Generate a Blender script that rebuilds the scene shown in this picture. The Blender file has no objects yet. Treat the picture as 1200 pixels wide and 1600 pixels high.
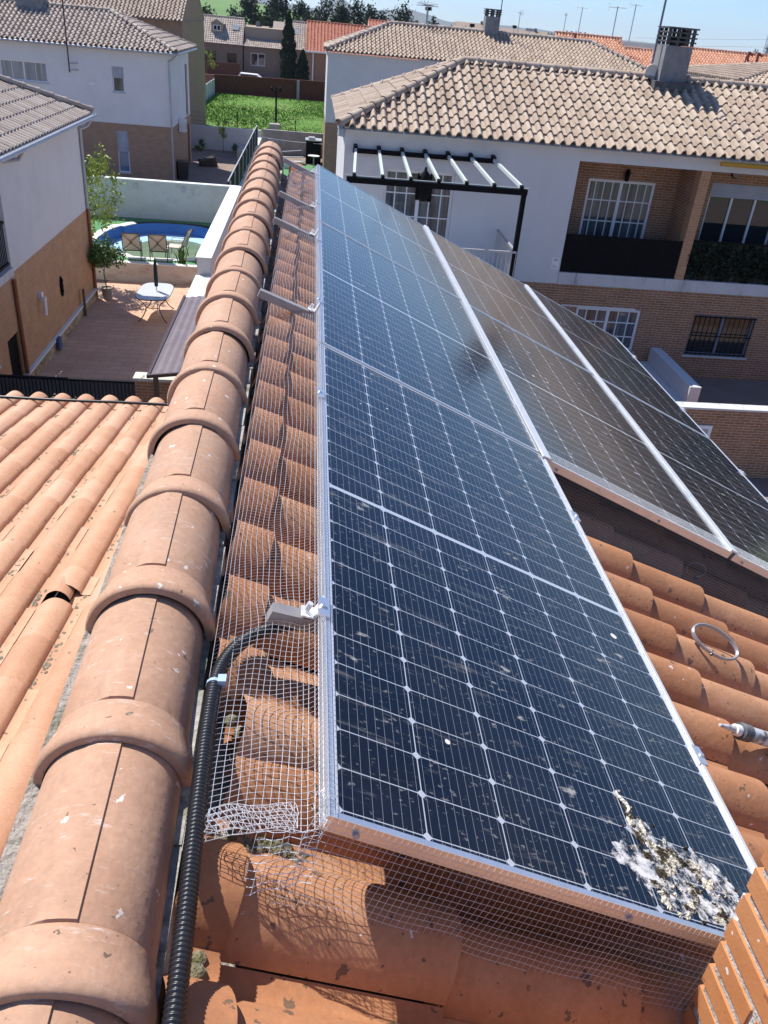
import bpy, math, random
import numpy as np
from mathutils import Vector, Matrix
random.seed(7)
PI = math.pi
V = Vector
scene = bpy.context.scene
COL = scene.collection

# ---------------------------------------------------------------- camera, sky, sun, exposure
PITCH = math.radians(24.73)              # pitch of the main roof
cp, sp = math.cos(PITCH), math.sin(PITCH)
cam_d = bpy.data.cameras.new('camera')
cam = bpy.data.objects.new('camera', cam_d)
COL.objects.link(cam)
cam_d.sensor_fit = 'HORIZONTAL'
cam_d.sensor_width = 36.0
cam_d.lens = 36.0 * 1285.0 / 1200.0
cam_d.clip_start = 0.05
cam_d.clip_end = 30000
CX = V((0.99409726, -0.07165053, 0.08146684))      # camera right, down, forward in the world
CY = V((0.03278171, -0.51742786, -0.85509869))
CZ = V((0.10342149, 0.85272188, -0.51202479))
m = Matrix((CX, -CY, -CZ)).transposed().to_4x4()
m.translation = V((-0.06272507, -0.85529511, 1.0685651))
cam.matrix_world = m
scene.camera = cam

SUN_EL, SUN_AZ = math.radians(56), math.radians(136)     # SUN_AZ: heading of the shadows, clockwise from +Y
sun_dir = V((math.sin(SUN_AZ) * math.cos(SUN_EL), math.cos(SUN_AZ) * math.cos(SUN_EL), -math.sin(SUN_EL)))
sd = bpy.data.lights.new('sun', 'SUN')
sd.energy = 5.0
sd.angle = math.radians(0.5)
sd.color = (1.0, 0.955, 0.89)
sun = bpy.data.objects.new('sun', sd)
COL.objects.link(sun)
sun.location = (-60, 50, 90)
sun.rotation_euler = sun_dir.to_track_quat('-Z', 'Y').to_euler()

world = bpy.data.worlds.new('World')
scene.world = world
world.use_nodes = True
wn, wl = world.node_tree.nodes, world.node_tree.links
bg = wn['Background']
sky = wn.new('ShaderNodeTexSky')
sky.sky_type = 'NISHITA'
sky.sun_disc = False
sky.sun_elevation = SUN_EL
sky.sun_rotation = SUN_AZ + PI
sky.altitude = 500
sky.air_density = 1.0
sky.dust_density = 0.05
sky.ozone_density = 3.0
# a few thin bands of high cloud
tc = wn.new('ShaderNodeTexCoord')
mp = wn.new('ShaderNodeMapping')
mp.inputs['Scale'].default_value = (1.3, 1.3, 9.0)
mp.inputs['Rotation'].default_value = (0.05, -0.08, 0.3)
nz = wn.new('ShaderNodeTexNoise')
nz.inputs['Scale'].default_value = 2.2
nz.inputs['Detail'].default_value = 7
nz.inputs['Roughness'].default_value = 0.55
cr = wn.new('ShaderNodeValToRGB')
cr.color_ramp.elements[0].position = 0.50
cr.color_ramp.elements[0].color = (0, 0, 0, 1)
cr.color_ramp.elements[1].position = 0.85
cr.color_ramp.elements[1].color = (0.30, 0.30, 0.30, 1)
mxw = wn.new('ShaderNodeMixRGB')
mxw.inputs[2].default_value = (9.5, 10.6, 12.0, 1)
wl.new(tc.outputs['Generated'], mp.inputs['Vector'])
wl.new(mp.outputs['Vector'], nz.inputs['Vector'])
wl.new(nz.outputs['Fac'], cr.inputs['Fac'])
wl.new(cr.outputs['Color'], mxw.inputs[0])
tint = wn.new('ShaderNodeMixRGB'); tint.blend_type = 'MULTIPLY'; tint.inputs[0].default_value = 1.0
tint.inputs[2].default_value = (0.70, 0.90, 1.24, 1)
wl.new(sky.outputs['Color'], tint.inputs[1]); wl.new(tint.outputs['Color'], mxw.inputs[1])
wl.new(mxw.outputs['Color'], bg.inputs['Color'])
bg.inputs['Strength'].default_value = 0.092

vs = scene.view_settings
vs.view_transform = 'Standard'
vs.look = 'None'
vs.exposure = 0.48
vs.gamma = 1.0
vs.use_curve_mapping = False
scene.cycles.max_bounces = 6
scene.cycles.diffuse_bounces = 3
scene.cycles.glossy_bounces = 3
scene.cycles.transparent_max_bounces = 8
scene.cycles.volume_bounces = 0
scene.cycles.use_denoising = True

# ---------------------------------------------------------------- materials
def newmat(name):
    mt = bpy.data.materials.new(name)
    mt.use_nodes = True
    return mt, mt.node_tree.nodes, mt.node_tree.links, mt.node_tree.nodes['Principled BSDF']

def M(name, c1, c2=None, scale=4.0, rough=0.7, bump=0.0, bscale=60.0, metal=0.0, spec=0.4, detail=5.0,
      stain=None, sscale=2.0, slo=0.55, shi=0.75, stretch=(1, 1, 1), speck=None, kscale=40.0, kth=0.1, coord='Object', svec=None):
    """Two-tone mottled surface; optional broad stains and small round specks that are the thing's own dirt."""
    mt, n, l, b = newmat(name)
    c2 = c2 or c1
    t = n.new('ShaderNodeTexCoord')
    mpp = n.new('ShaderNodeMapping'); mpp.inputs['Scale'].default_value = stretch
    l.new(t.outputs[coord], mpp.inputs['Vector'])
    a = n.new('ShaderNodeTexNoise'); a.inputs['Scale'].default_value = scale; a.inputs['Detail'].default_value = detail
    a.inputs['Roughness'].default_value = 0.6
    l.new(mpp.outputs['Vector'], a.inputs['Vector'])
    r = n.new('ShaderNodeValToRGB')
    r.color_ramp.elements[0].position = 0.32; r.color_ramp.elements[0].color = (*c1, 1)
    r.color_ramp.elements[1].position = 0.68; r.color_ramp.elements[1].color = (*c2, 1)
    l.new(a.outputs['Fac'], r.inputs['Fac'])
    out = r.outputs['Color']
    if stain:
        s = n.new('ShaderNodeTexNoise'); s.inputs['Scale'].default_value = sscale; s.inputs['Detail'].default_value = 8
        s.inputs['Roughness'].default_value = 0.7
        if svec:
            mp2 = n.new('ShaderNodeMapping'); mp2.inputs['Scale'].default_value = svec
            l.new(t.outputs[coord], mp2.inputs['Vector']); l.new(mp2.outputs['Vector'], s.inputs['Vector'])
        else:
            l.new(t.outputs[coord], s.inputs['Vector'])
        rr = n.new('ShaderNodeMapRange'); rr.inputs['From Min'].default_value = slo; rr.inputs['From Max'].default_value = shi
        l.new(s.outputs['Fac'], rr.inputs['Value'])
        mx = n.new('ShaderNodeMixRGB'); mx.inputs[2].default_value = (*stain, 1)
        l.new(rr.outputs['Result'], mx.inputs[0]); l.new(out, mx.inputs[1]); out = mx.outputs['Color']
    if speck:
        for i, (kc, ks, kt) in enumerate(speck):
            vo = n.new('ShaderNodeTexVoronoi'); vo.inputs['Scale'].default_value = ks
            w_ = n.new('ShaderNodeTexNoise'); w_.inputs['Scale'].default_value = ks * 1.6; w_.inputs['Detail'].default_value = 3
            l.new(t.outputs[coord], w_.inputs['Vector'])
            ad = n.new('ShaderNodeMixRGB'); ad.blend_type = 'ADD'; ad.inputs[0].default_value = 0.9 / ks
            l.new(t.outputs[coord], ad.inputs[1]); l.new(w_.outputs['Color'], ad.inputs[2])
            l.new(ad.outputs['Color'], vo.inputs['Vector'])
            # only some cells carry a speck, and their sizes differ
            sep = n.new('ShaderNodeSeparateColor'); l.new(vo.outputs['Color'], sep.inputs['Color'])
            th = n.new('ShaderNodeMath'); th.operation = 'MULTIPLY'; th.inputs[1].default_value = kt
            pw = n.new('ShaderNodeMath'); pw.operation = 'POWER'; pw.inputs[1].default_value = 3.0
            l.new(sep.outputs['Red'], pw.inputs[0]); l.new(pw.outputs[0], th.inputs[0])
            lt = n.new('ShaderNodeMath'); lt.operation = 'LESS_THAN'
            l.new(vo.outputs['Distance'], lt.inputs[0]); l.new(th.outputs[0], lt.inputs[1])
            mx = n.new('ShaderNodeMixRGB'); mx.inputs[2].default_value = (*kc, 1)
            l.new(lt.outputs[0], mx.inputs[0]); l.new(out, mx.inputs[1]); out = mx.outputs['Color']
    l.new(out, b.inputs['Base Color'])
    b.inputs['Roughness'].default_value = rough
    b.inputs['Metallic'].default_value = metal
    b.inputs['Specular IOR Level'].default_value = spec
    if bump:
        bn = n.new('ShaderNodeTexNoise'); bn.inputs['Scale'].default_value = bscale; bn.inputs['Detail'].default_value = 6
        l.new(t.outputs[coord], bn.inputs['Vector'])
        bp = n.new('ShaderNodeBump'); bp.inputs['Strength'].default_value = bump; bp.inputs['Distance'].default_value = 0.01
        l.new(bn.outputs['Fac'], bp.inputs['Height']); l.new(bp.outputs['Normal'], b.inputs['Normal'])
    return mt

def MTILE(name, c1, c2, c3, rough=0.75, dirt=None, ks=14.0, kt=0.32, white=0.16, scuff=False):
    """Fired clay: hue changes from tile to tile (per-face attribute), soft mottling, lichen and droppings."""
    mt, n, l, b = newmat(name)
    t0 = n.new('ShaderNodeTexCoord'); oi0 = n.new('ShaderNodeObjectInfo')
    ms0 = n.new('ShaderNodeVectorMath'); ms0.operation = 'SCALE'; ms0.inputs[0].default_value = (7.3, 3.1, 5.7); l.new(oi0.outputs['Random'], ms0.inputs['Scale'])
    va0 = n.new('ShaderNodeVectorMath'); va0.operation = 'ADD'; l.new(t0.outputs['Object'], va0.inputs[0]); l.new(ms0.outputs[0], va0.inputs[1])
    class t: outputs = {'Object': va0.outputs[0]}
    at = n.new('ShaderNodeAttribute'); at.attribute_name = 'tone'
    a = n.new('ShaderNodeTexNoise'); a.inputs['Scale'].default_value = 7; a.inputs['Detail'].default_value = 7; a.inputs['Roughness'].default_value = 0.62
    l.new(t.outputs['Object'], a.inputs['Vector'])
    ad = n.new('ShaderNodeMath'); ad.operation = 'MULTIPLY_ADD'; ad.inputs[1].default_value = 0.75; ad.inputs[2].default_value = -0.12
    l.new(a.outputs['Fac'], ad.inputs[0])
    ad2 = n.new('ShaderNodeMath'); ad2.operation = 'MULTIPLY_ADD'; ad2.inputs[1].default_value = 0.5
    l.new(at.outputs['Fac'], ad2.inputs[0]); l.new(ad.outputs[0], ad2.inputs[2])
    r = n.new('ShaderNodeValToRGB')
    r.color_ramp.elements[0].position = 0.2; r.color_ramp.elements[0].color = (*c1, 1)
    r.color_ramp.elements[1].position = 0.8; r.color_ramp.elements[1].color = (*c3, 1)
    e = r.color_ramp.elements.new(0.5); e.color = (*c2, 1)
    l.new(ad2.outputs[0], r.inputs['Fac'])
    out = r.outputs['Color']
    sp_ = [((0.11, 0.085, 0.06), ks, kt), ((0.10, 0.075, 0.055), ks * 2.3, kt * 0.8)]
    if white:
        sp_.append(((0.78, 0.76, 0.72), ks * 0.9, white))
    for i, (kc, k, th_) in enumerate(sp_):
        vo = n.new('ShaderNodeTexVoronoi'); vo.inputs['Scale'].default_value = k
        w_ = n.new('ShaderNodeTexNoise'); w_.inputs['Scale'].default_value = k * 2.4; w_.inputs['Detail'].default_value = 4
        off = n.new('ShaderNodeVectorMath'); off.operation = 'ADD'; off.inputs[1].default_value = (3.1 * i, 1.7 * i, 0.3 * i)
        l.new(t.outputs['Object'], off.inputs[0]); l.new(off.outputs[0], w_.inputs['Vector'])
        ad = n.new('ShaderNodeMixRGB'); ad.blend_type = 'ADD'; ad.inputs[0].default_value = 0.9 / k
        l.new(off.outputs[0], ad.inputs[1]); l.new(w_.outputs['Color'], ad.inputs[2]); l.new(ad.outputs['Color'], vo.inputs['Vector'])
        se = n.new('ShaderNodeSeparateColor'); l.new(vo.outputs['Color'], se.inputs['Color'])
        pw = n.new('ShaderNodeMath'); pw.operation = 'POWER'; pw.inputs[1].default_value = 4.0; l.new(se.outputs['Red'], pw.inputs[0])
        th = n.new('ShaderNodeMath'); th.operation = 'MULTIPLY'; th.inputs[1].default_value = th_; l.new(pw.outputs[0], th.inputs[0])
        lt = n.new('ShaderNodeMath'); lt.operation = 'LESS_THAN'; l.new(vo.outputs['Distance'], lt.inputs[0]); l.new(th.outputs[0], lt.inputs[1])
        mx = n.new('ShaderNodeMixRGB'); mx.inputs[2].default_value = (*kc, 1)
        ml = n.new('ShaderNodeMath'); ml.operation = 'MULTIPLY'; ml.inputs[1].default_value = 0.8
        l.new(lt.outputs[0], ml.inputs[0]); l.new(ml.outputs[0], mx.inputs[0]); l.new(out, mx.inputs[1]); out = mx.outputs['Color']
    if dirt:
        s = n.new('ShaderNodeTexNoise'); s.inputs['Scale'].default_value = 2.6; s.inputs['Detail'].default_value = 9; s.inputs['Roughness'].default_value = 0.72
        l.new(t.outputs['Object'], s.inputs['Vector'])
        rr = n.new('ShaderNodeMapRange'); rr.inputs['From Min'].default_value = 0.5; rr.inputs['From Max'].default_value = 0.8; rr.inputs['To Max'].default_value = 0.7
        l.new(s.outputs['Fac'], rr.inputs['Value'])
        mx = n.new('ShaderNodeMixRGB'); mx.inputs[2].default_value = (*dirt, 1)
        l.new(rr.outputs['Result'], mx.inputs[0]); l.new(out, mx.inputs[1]); out = mx.outputs['Color']
    if scuff:                                 # pale scrapes that run round the cap
        oi = n.new('ShaderNodeObjectInfo'); mv = n.new('ShaderNodeVectorMath'); mv.operation = 'SCALE'; mv.inputs[0].default_value = (9, 23, 5); l.new(oi.outputs['Random'], mv.inputs['Scale'])
        av = n.new('ShaderNodeVectorMath'); av.operation = 'ADD'; l.new(t.outputs['Object'], av.inputs[0]); l.new(mv.outputs[0], av.inputs[1])
        mp3 = n.new('ShaderNodeMapping'); mp3.inputs['Scale'].default_value = (1.0, 5.0, 1.4); mp3.inputs['Rotation'].default_value = (0, 0, 0.35); l.new(av.outputs[0], mp3.inputs['Vector'])
        q = n.new('ShaderNodeTexNoise'); q.inputs['Scale'].default_value = 14; q.inputs['Detail'].default_value = 8; q.inputs['Roughness'].default_value = 0.75; l.new(mp3.outputs['Vector'], q.inputs['Vector'])
        r2 = n.new('ShaderNodeMapRange'); r2.inputs['From Min'].default_value = 0.585; r2.inputs['From Max'].default_value = 0.70; r2.inputs['To Max'].default_value = 0.75; l.new(q.outputs['Fac'], r2.inputs['Value'])
        mx = n.new('ShaderNodeMixRGB'); mx.inputs[2].default_value = (0.68, 0.62, 0.57, 1); l.new(r2.outputs['Result'], mx.inputs[0]); l.new(out, mx.inputs[1]); out = mx.outputs['Color']
    l.new(out, b.inputs['Base Color'])
    b.inputs['Roughness'].default_value = rough
    b.inputs['Specular IOR Level'].default_value = 0.3
    gn = n.new('ShaderNodeTexNoise'); gn.inputs['Scale'].default_value = 70; gn.inputs['Detail'].default_value = 6; gn.inputs['Roughness'].default_value = 0.7
    l.new(t.outputs['Object'], gn.inputs['Vector'])
    gr = n.new('ShaderNodeMapRange'); gr.inputs['From Min'].default_value = 0.25; gr.inputs['From Max'].default_value = 0.75; gr.inputs['To Min'].default_value = 0.84; gr.inputs['To Max'].default_value = 1.12
    l.new(gn.outputs['Fac'], gr.inputs['Value'])
    gm_ = n.new('ShaderNodeMixRGB'); gm_.blend_type = 'MULTIPLY'; gm_.inputs[0].default_value = 1.0
    l.new(out, gm_.inputs[1]); l.new(gr.outputs['Result'], gm_.inputs[2]); l.new(gm_.outputs['Color'], b.inputs['Base Color'])
    bn = n.new('ShaderNodeTexNoise'); bn.inputs['Scale'].default_value = 55; bn.inputs['Detail'].default_value = 8
    l.new(t.outputs['Object'], bn.inputs['Vector'])
    bp = n.new('ShaderNodeBump'); bp.inputs['Strength'].default_value = 0.22; bp.inputs['Distance'].default_value = 0.006
    l.new(bn.outputs['Fac'], bp.inputs['Height']); l.new(bp.outputs['Normal'], b.inputs['Normal'])
    return mt

def MBRICK(name, c1, c2, mortar, bw=0.24, bh=0.065, ms=0.009, rough=0.85, coord='UV', var=3.0):
    mt, n, l, b = newmat(name)
    t = n.new('ShaderNodeTexCoord')
    br = n.new('ShaderNodeTexBrick')
    br.inputs['Scale'].default_value = 1.0
    br.inputs['Brick Width'].default_value = bw
    br.inputs['Row Height'].default_value = bh
    br.inputs['Mortar Size'].default_value = ms
    br.inputs['Mortar Smooth'].default_value = 0.15
    br.inputs['Bias'].default_value = -0.1
    br.inputs['Color1'].default_value = (*c1, 1)
    br.inputs['Color2'].default_value = (*c2, 1)
    br.inputs['Mortar'].default_value = (*mortar, 1)
    l.new(t.outputs[coord], br.inputs['Vector'])
    a = n.new('ShaderNodeTexNoise'); a.inputs['Scale'].default_value = var; a.inputs['Detail'].default_value = 6
    l.new(t.outputs[coord], a.inputs['Vector'])
    mr = n.new('ShaderNodeMapRange'); mr.inputs['To Min'].default_value = 0.72; mr.inputs['To Max'].default_value = 1.22
    l.new(a.outputs['Fac'], mr.inputs['Value'])
    mu = n.new('ShaderNodeMixRGB'); mu.blend_type = 'MULTIPLY'; mu.inputs[0].default_value = 1.0
    l.new(br.outputs['Color'], mu.inputs[1]); l.new(mr.outputs['Result'], mu.inputs[2])
    l.new(mu.outputs['Color'], b.inputs['Base Color'])
    b.inputs['Roughness'].default_value = rough
    b.inputs['Specular IOR Level'].default_value = 0.25
    bp = n.new('ShaderNodeBump'); bp.inputs['Strength'].default_value = 0.5; bp.inputs['Distance'].default_value = 0.008; bp.invert = True
    l.new(br.outputs['Fac'], bp.inputs['Height']); l.new(bp.outputs['Normal'], b.inputs['Normal'])
    return mt

LP, WP = 2.149, 1.038          # panel length and width
def MPANEL():
    """Half-cut cells, busbars, dust and dried droppings of one solar panel (local x = width, y = length)."""
    mt, n, l, b = newmat('solar_cells')
    t = n.new('ShaderNodeTexCoord')
    se = n.new('ShaderNodeSeparateXYZ'); l.new(t.outputs['Object'], se.inputs[0])
    def math_(op, a_, b_=None, c_=None):
        q = n.new('ShaderNodeMath'); q.operation = op
        for i, x in enumerate((a_, b_, c_)):
            if x is None: continue
            if isinstance(x, (int, float)): q.inputs[i].default_value = x
            else: l.new(x, q.inputs[i])
        return q.outputs[0]
    e = 0.018; cell = (WP - 2 * e) / 6; row = (LP / 2 - 0.020 - 0.007) / 12
    u = math_('DIVIDE', math_('SUBTRACT', se.outputs['X'], e), cell)
    fu = math_('FRACT', u)
    du = math_('MULTIPLY', math_('MINIMUM', fu, math_('SUBTRACT', 1.0, fu)), cell)
    ay = math_('ABSOLUTE', math_('SUBTRACT', se.outputs['Y'], LP / 2))
    vv = math_('DIVIDE', math_('SUBTRACT', ay, 0.007), row)
    fv = math_('FRACT', vv)
    dv = math_('MULTIPLY', math_('MINIMUM', fv, math_('SUBTRACT', 1.0, fv)), row)
    gap = math_('MAXIMUM', math_('LESS_THAN', du, 0.0012), math_('LESS_THAN', dv, 0.0010))
    dia = math_('LESS_THAN', math_('ADD', du, dv), 0.0098)
    mid = math_('LESS_THAN', ay, 0.006)
    edge = math_('MAXIMUM', math_('LESS_THAN', u, 0.0), math_('GREATER_THAN', u, 6.0))
    line = math_('MAXIMUM', math_('MAXIMUM', gap, dia), math_('MAXIMUM', mid, edge))
    fb = math_('FRACT', math_('MULTIPLY', fu, 9.0))
    bus = math_('LESS_THAN', math_('ABSOLUTE', math_('SUBTRACT', fb, 0.5)), 0.0215)
    # cell colour with slight differences from cell to cell
    wn_ = n.new('ShaderNodeTexWhiteNoise'); wn_.noise_dimensions = '2D'
    cv = n.new('ShaderNodeCombineXYZ'); l.new(math_('FLOOR', u), cv.inputs[0]); l.new(math_('FLOOR', math_('DIVIDE', se.outputs['Y'], row)), cv.inputs[1])
    l.new(cv.outputs[0], wn_.inputs['Vector'])
    cc = n.new('ShaderNodeMixRGB'); cc.inputs[1].default_value = (0.0010, 0.0018, 0.0055, 1); cc.inputs[2].default_value = (0.0015, 0.0030, 0.0095, 1)
    l.new(wn_.outputs['Value'], cc.inputs[0])
    m1 = n.new('ShaderNodeMixRGB'); m1.inputs[2].default_value = (0.22, 0.25, 0.29, 1)
    l.new(math_('MULTIPLY', bus, 0.9), m1.inputs[0]); l.new(cc.outputs['Color'], m1.inputs[1])
    m2 = n.new('ShaderNodeMixRGB'); m2.inputs[2].default_value = (0.40, 0.44, 0.50, 1)
    l.new(line, m2.inputs[0]); l.new(m1.outputs['Color'], m2.inputs[1])
    # every panel gets its own dirt: shift the noise by a per-object random number
    oi = n.new('ShaderNodeObjectInfo')
    sh = n.new('ShaderNodeVectorMath'); sh.operation = 'SCALE'; sh.inputs[0].default_value = (37, 11, 5); l.new(oi.outputs['Random'], sh.inputs['Scale'])
    po = n.new('ShaderNodeVectorMath'); po.operation = 'ADD'; l.new(t.outputs['Object'], po.inputs[0]); l.new(sh.outputs[0], po.inputs[1])
    def noise(scale, stretch, lo, hi, amt, det=8, rg=0.68):
        mp_ = n.new('ShaderNodeMapping'); mp_.inputs['Scale'].default_value = stretch
        l.new(po.outputs[0], mp_.inputs['Vector'])
        q = n.new('ShaderNodeTexNoise'); q.inputs['Scale'].default_value = scale; q.inputs['Detail'].default_value = det; q.inputs['Roughness'].default_value = rg
        l.new(mp_.outputs['Vector'], q.inputs['Vector'])
        r_ = n.new('ShaderNodeMapRange'); r_.inputs['From Min'].default_value = lo; r_.inputs['From Max'].default_value = hi; r_.inputs['To Max'].default_value = amt
        l.new(q.outputs['Fac'], r_.inputs['Value'])
        return r_.outputs['Result']
    dust = noise(3.0, (1, 1, 1), 0.35, 0.85, 0.022)
    streak = noise(9.0, (0.55, 3.6, 1), 0.56, 0.75, 0.42, 10, 0.76)      # rain-washed streaks down the slope
    grit = noise(60.0, (1, 1.6, 1), 0.62, 0.70, 0.36, 4, 0.6)
    blot = noise(14.0, (0.8, 1.7, 1), 0.65, 0.71, 0.70, 6, 0.62)
    d_all = math_('MAXIMUM', math_('MAXIMUM', dust, streak), math_('MAXIMUM', grit, blot))
    # round droppings
    vo = n.new('ShaderNodeTexVoronoi'); vo.inputs['Scale'].default_value = 9.0
    l.new(po.outputs[0], vo.inputs['Vector'])
    sc = n.new('ShaderNodeSeparateColor'); l.new(vo.outputs['Color'], sc.inputs['Color'])
    spot = math_('LESS_THAN', vo.outputs['Distance'], math_('MULTIPLY', math_('POWER', sc.outputs['Red'], 7.0), 0.10))
    m3 = n.new('ShaderNodeMixRGB'); m3.inputs[2].default_value = (0.42, 0.41, 0.39, 1)
    l.new(d_all, m3.inputs[0]); l.new(m2.outputs['Color'], m3.inputs[1])
    m4 = n.new('ShaderNodeMixRGB'); m4.inputs[2].default_value = (0.66, 0.64, 0.58, 1)
    l.new(spot, m4.inputs[0]); l.new(m3.outputs['Color'], m4.inputs[1])
    l.new(m4.outputs['Color'], b.inputs['Base Color'])
    rr = math_('ADD', math_('MULTIPLY', d_all, 0.5), 0.125)
    l.new(math_('MAXIMUM', rr, math_('MULTIPLY', spot, 0.8)), b.inputs['Roughness'])
    b.inputs['IOR'].default_value = 1.50
    b.inputs['Specular IOR Level'].default_value = 0.5
    return mt

def MGLASS(name, c=(0.02, 0.025, 0.03), rough=0.05, c2=None, scale=2.0):
    mt = M(name, c, c2 or c, scale=scale, rough=rough, spec=0.9)
    return mt

terra = MTILE('terracotta_tile', (0.35, 0.15, 0.07), (0.44, 0.205, 0.10), (0.52, 0.275, 0.155), dirt=(0.28, 0.15, 0.085), ks=24, kt=0.34, white=0.12)
terra_l = MTILE('sun_bleached_tile', (0.46, 0.245, 0.145), (0.53, 0.30, 0.185), (0.59, 0.36, 0.24), dirt=(0.44, 0.27, 0.18), ks=16, kt=0.22, white=0.0)
cap_m = MTILE('ridge_tile_clay', (0.40, 0.225, 0.14), (0.475, 0.28, 0.18), (0.535, 0.34, 0.235), dirt=(0.34, 0.235, 0.17), ks=30, kt=0.17, white=0.22, scuff=True)
beige_t = MTILE('beige_tile', (0.32, 0.24, 0.18), (0.41, 0.32, 0.245), (0.475, 0.385, 0.30), ks=6, kt=0.2, white=0.0)
grey_t = MTILE('grey_beige_tile', (0.30, 0.24, 0.20), (0.40, 0.33, 0.275), (0.47, 0.40, 0.34), ks=6, kt=0.2, white=0.0)
orange_t = MTILE('orange_tile', (0.44, 0.19, 0.11), (0.53, 0.255, 0.16), (0.58, 0.33, 0.22), ks=6, kt=0.2, white=0.0)
panel_m = MPANEL()
alu = M('aluminium', (0.72, 0.73, 0.74), (0.80, 0.81, 0.82), scale=14, rough=0.38, metal=0.85, stain=(0.5, 0.49, 0.47), sscale=20, slo=0.55, shi=0.9)
alu_w = M('pale_anodised_aluminium', (0.74, 0.74, 0.73), (0.82, 0.82, 0.80), scale=10, rough=0.42, metal=0.45, stain=(0.52, 0.50, 0.46), sscale=16, slo=0.58, shi=0.85)
wire_m = M('galvanised_wire', (0.66, 0.68, 0.70), (0.76, 0.78, 0.80), scale=30, rough=0.4, metal=0.35)
black_pl = M('black_plastic', (0.012, 0.013, 0.015), (0.02, 0.021, 0.024), scale=20, rough=0.34, spec=0.55, stain=(0.12, 0.11, 0.10), sscale=24, slo=0.6, shi=0.95)
black_mt = M('black_painted_metal', (0.003, 0.0035, 0.005), (0.006, 0.007, 0.009), scale=8, rough=0.6, spec=0.12)
white_st = M('white_render', (0.66, 0.66, 0.655), (0.71, 0.71, 0.705), scale=1.2, rough=0.9, bump=0.12, bscale=40, stain=(0.58, 0.575, 0.56), sscale=0.5, slo=0.5, shi=0.85)
grey_st = M('pale_render', (0.61, 0.60, 0.59), (0.66, 0.65, 0.64), scale=1.1, rough=0.9, bump=0.12, bscale=40, stain=(0.53, 0.515, 0.49), sscale=0.45, slo=0.5, shi=0.9)
cream_st = M('old_white_render', (0.50, 0.48, 0.43), (0.62, 0.60, 0.55), scale=1.3, rough=0.92, bump=0.2, bscale=30, stain=(0.30, 0.27, 0.21), sscale=1.3, slo=0.52, shi=0.78)
band_m = M('concrete_band', (0.50, 0.49, 0.48), (0.58, 0.57, 0.56), scale=2, rough=0.9, stain=(0.22, 0.22, 0.22), sscale=2.2, slo=0.55, shi=0.74, svec=(2.2, 1, 0.25))
conc = M('concrete', (0.30, 0.29, 0.27), (0.40, 0.385, 0.36), scale=3, rough=0.93, bump=0.3, bscale=30, stain=(0.2, 0.19, 0.17), sscale=1.5)
chim_m = M('chimney_cement', (0.19, 0.185, 0.185), (0.27, 0.265, 0.265), scale=4, rough=0.95, stain=(0.12, 0.115, 0.11), sscale=3, slo=0.52, shi=0.75, svec=(3, 3, 0.6))
soot_hole = M('soot_and_hole_dark', (0.06, 0.058, 0.06), (0.13, 0.125, 0.125), scale=6, rough=0.95)
mortar_m = M('mortar', (0.30, 0.28, 0.25), (0.42, 0.40, 0.36), scale=25, rough=0.98, bump=0.8, bscale=90, stain=(0.12, 0.13, 0.08), sscale=9, slo=0.5, shi=0.65)
brick_or = MBRICK('orange_brick', (0.35, 0.165, 0.08), (0.27, 0.12, 0.058), (0.40, 0.33, 0.26))
brick_lt = MBRICK('light_orange_brick', (0.50, 0.27, 0.135), (0.44, 0.23, 0.115), (0.46, 0.34, 0.24), ms=0.007)
brick_br = MBRICK('brown_brick', (0.37, 0.225, 0.145), (0.32, 0.19, 0.12), (0.37, 0.29, 0.22))
brick_rd = MBRICK('dark_red_brick', (0.135, 0.042, 0.024), (0.11, 0.034, 0.02), (0.13, 0.06, 0.04))
brick_near = M('smooth_facing_brick', (0.47, 0.20, 0.075), (0.54, 0.25, 0.105), scale=9, rough=0.7, bump=0.1, bscale=120,
               speck=[((0.75, 0.73, 0.69), 22.0, 0.18), ((0.3, 0.13, 0.06), 35.0, 0.2)])
patio_m = MBRICK('terracotta_paving', (0.58, 0.37, 0.26), (0.53, 0.33, 0.23), (0.44, 0.27, 0.19), bw=0.6, bh=0.3, ms=0.012, rough=0.8, var=0.9)
pave_g = M('dark_paving', (0.20, 0.145, 0.115), (0.26, 0.195, 0.16), scale=1.2, rough=0.9, stain=(0.14, 0.11, 0.09), sscale=0.8)
asphalt = M('asphalt', (0.05, 0.05, 0.052), (0.07, 0.07, 0.07), scale=3, rough=0.95)
stone_m = M('rubble_stone', (0.20, 0.13, 0.07), (0.52, 0.42, 0.28), scale=5, rough=0.95, detail=2, bump=0.8, bscale=9)
grass_m = M('lawn_grass', (0.085, 0.185, 0.018), (0.135, 0.26, 0.032), scale=0.35, rough=0.95, detail=9, bump=0.6, bscale=5, stain=(0.17, 0.19, 0.06), sscale=0.35, slo=0.5, shi=0.72)
turf_m = M('artificial_turf', (0.07, 0.20, 0.075), (0.10, 0.26, 0.11), scale=8, rough=0.95)
field_m = M('open_fields', (0.16, 0.15, 0.085), (0.11, 0.155, 0.05), scale=0.012, rough=1.0, detail=6, stain=(0.26, 0.22, 0.14), sscale=0.006, slo=0.5, shi=0.62)
hill_m = M('green_hillside', (0.10, 0.19, 0.05), (0.14, 0.235, 0.065), scale=0.01, rough=1.0, detail=7, stain=(0.08, 0.12, 0.04), sscale=0.03, slo=0.56, shi=0.66)
mount_m = M('scrub_mountain', (0.075, 0.085, 0.06), (0.12, 0.12, 0.085), scale=0.002, rough=1.0)
win_w = M('white_window_frame', (0.70, 0.70, 0.70), (0.76, 0.76, 0.76), scale=3, rough=0.45)
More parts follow.
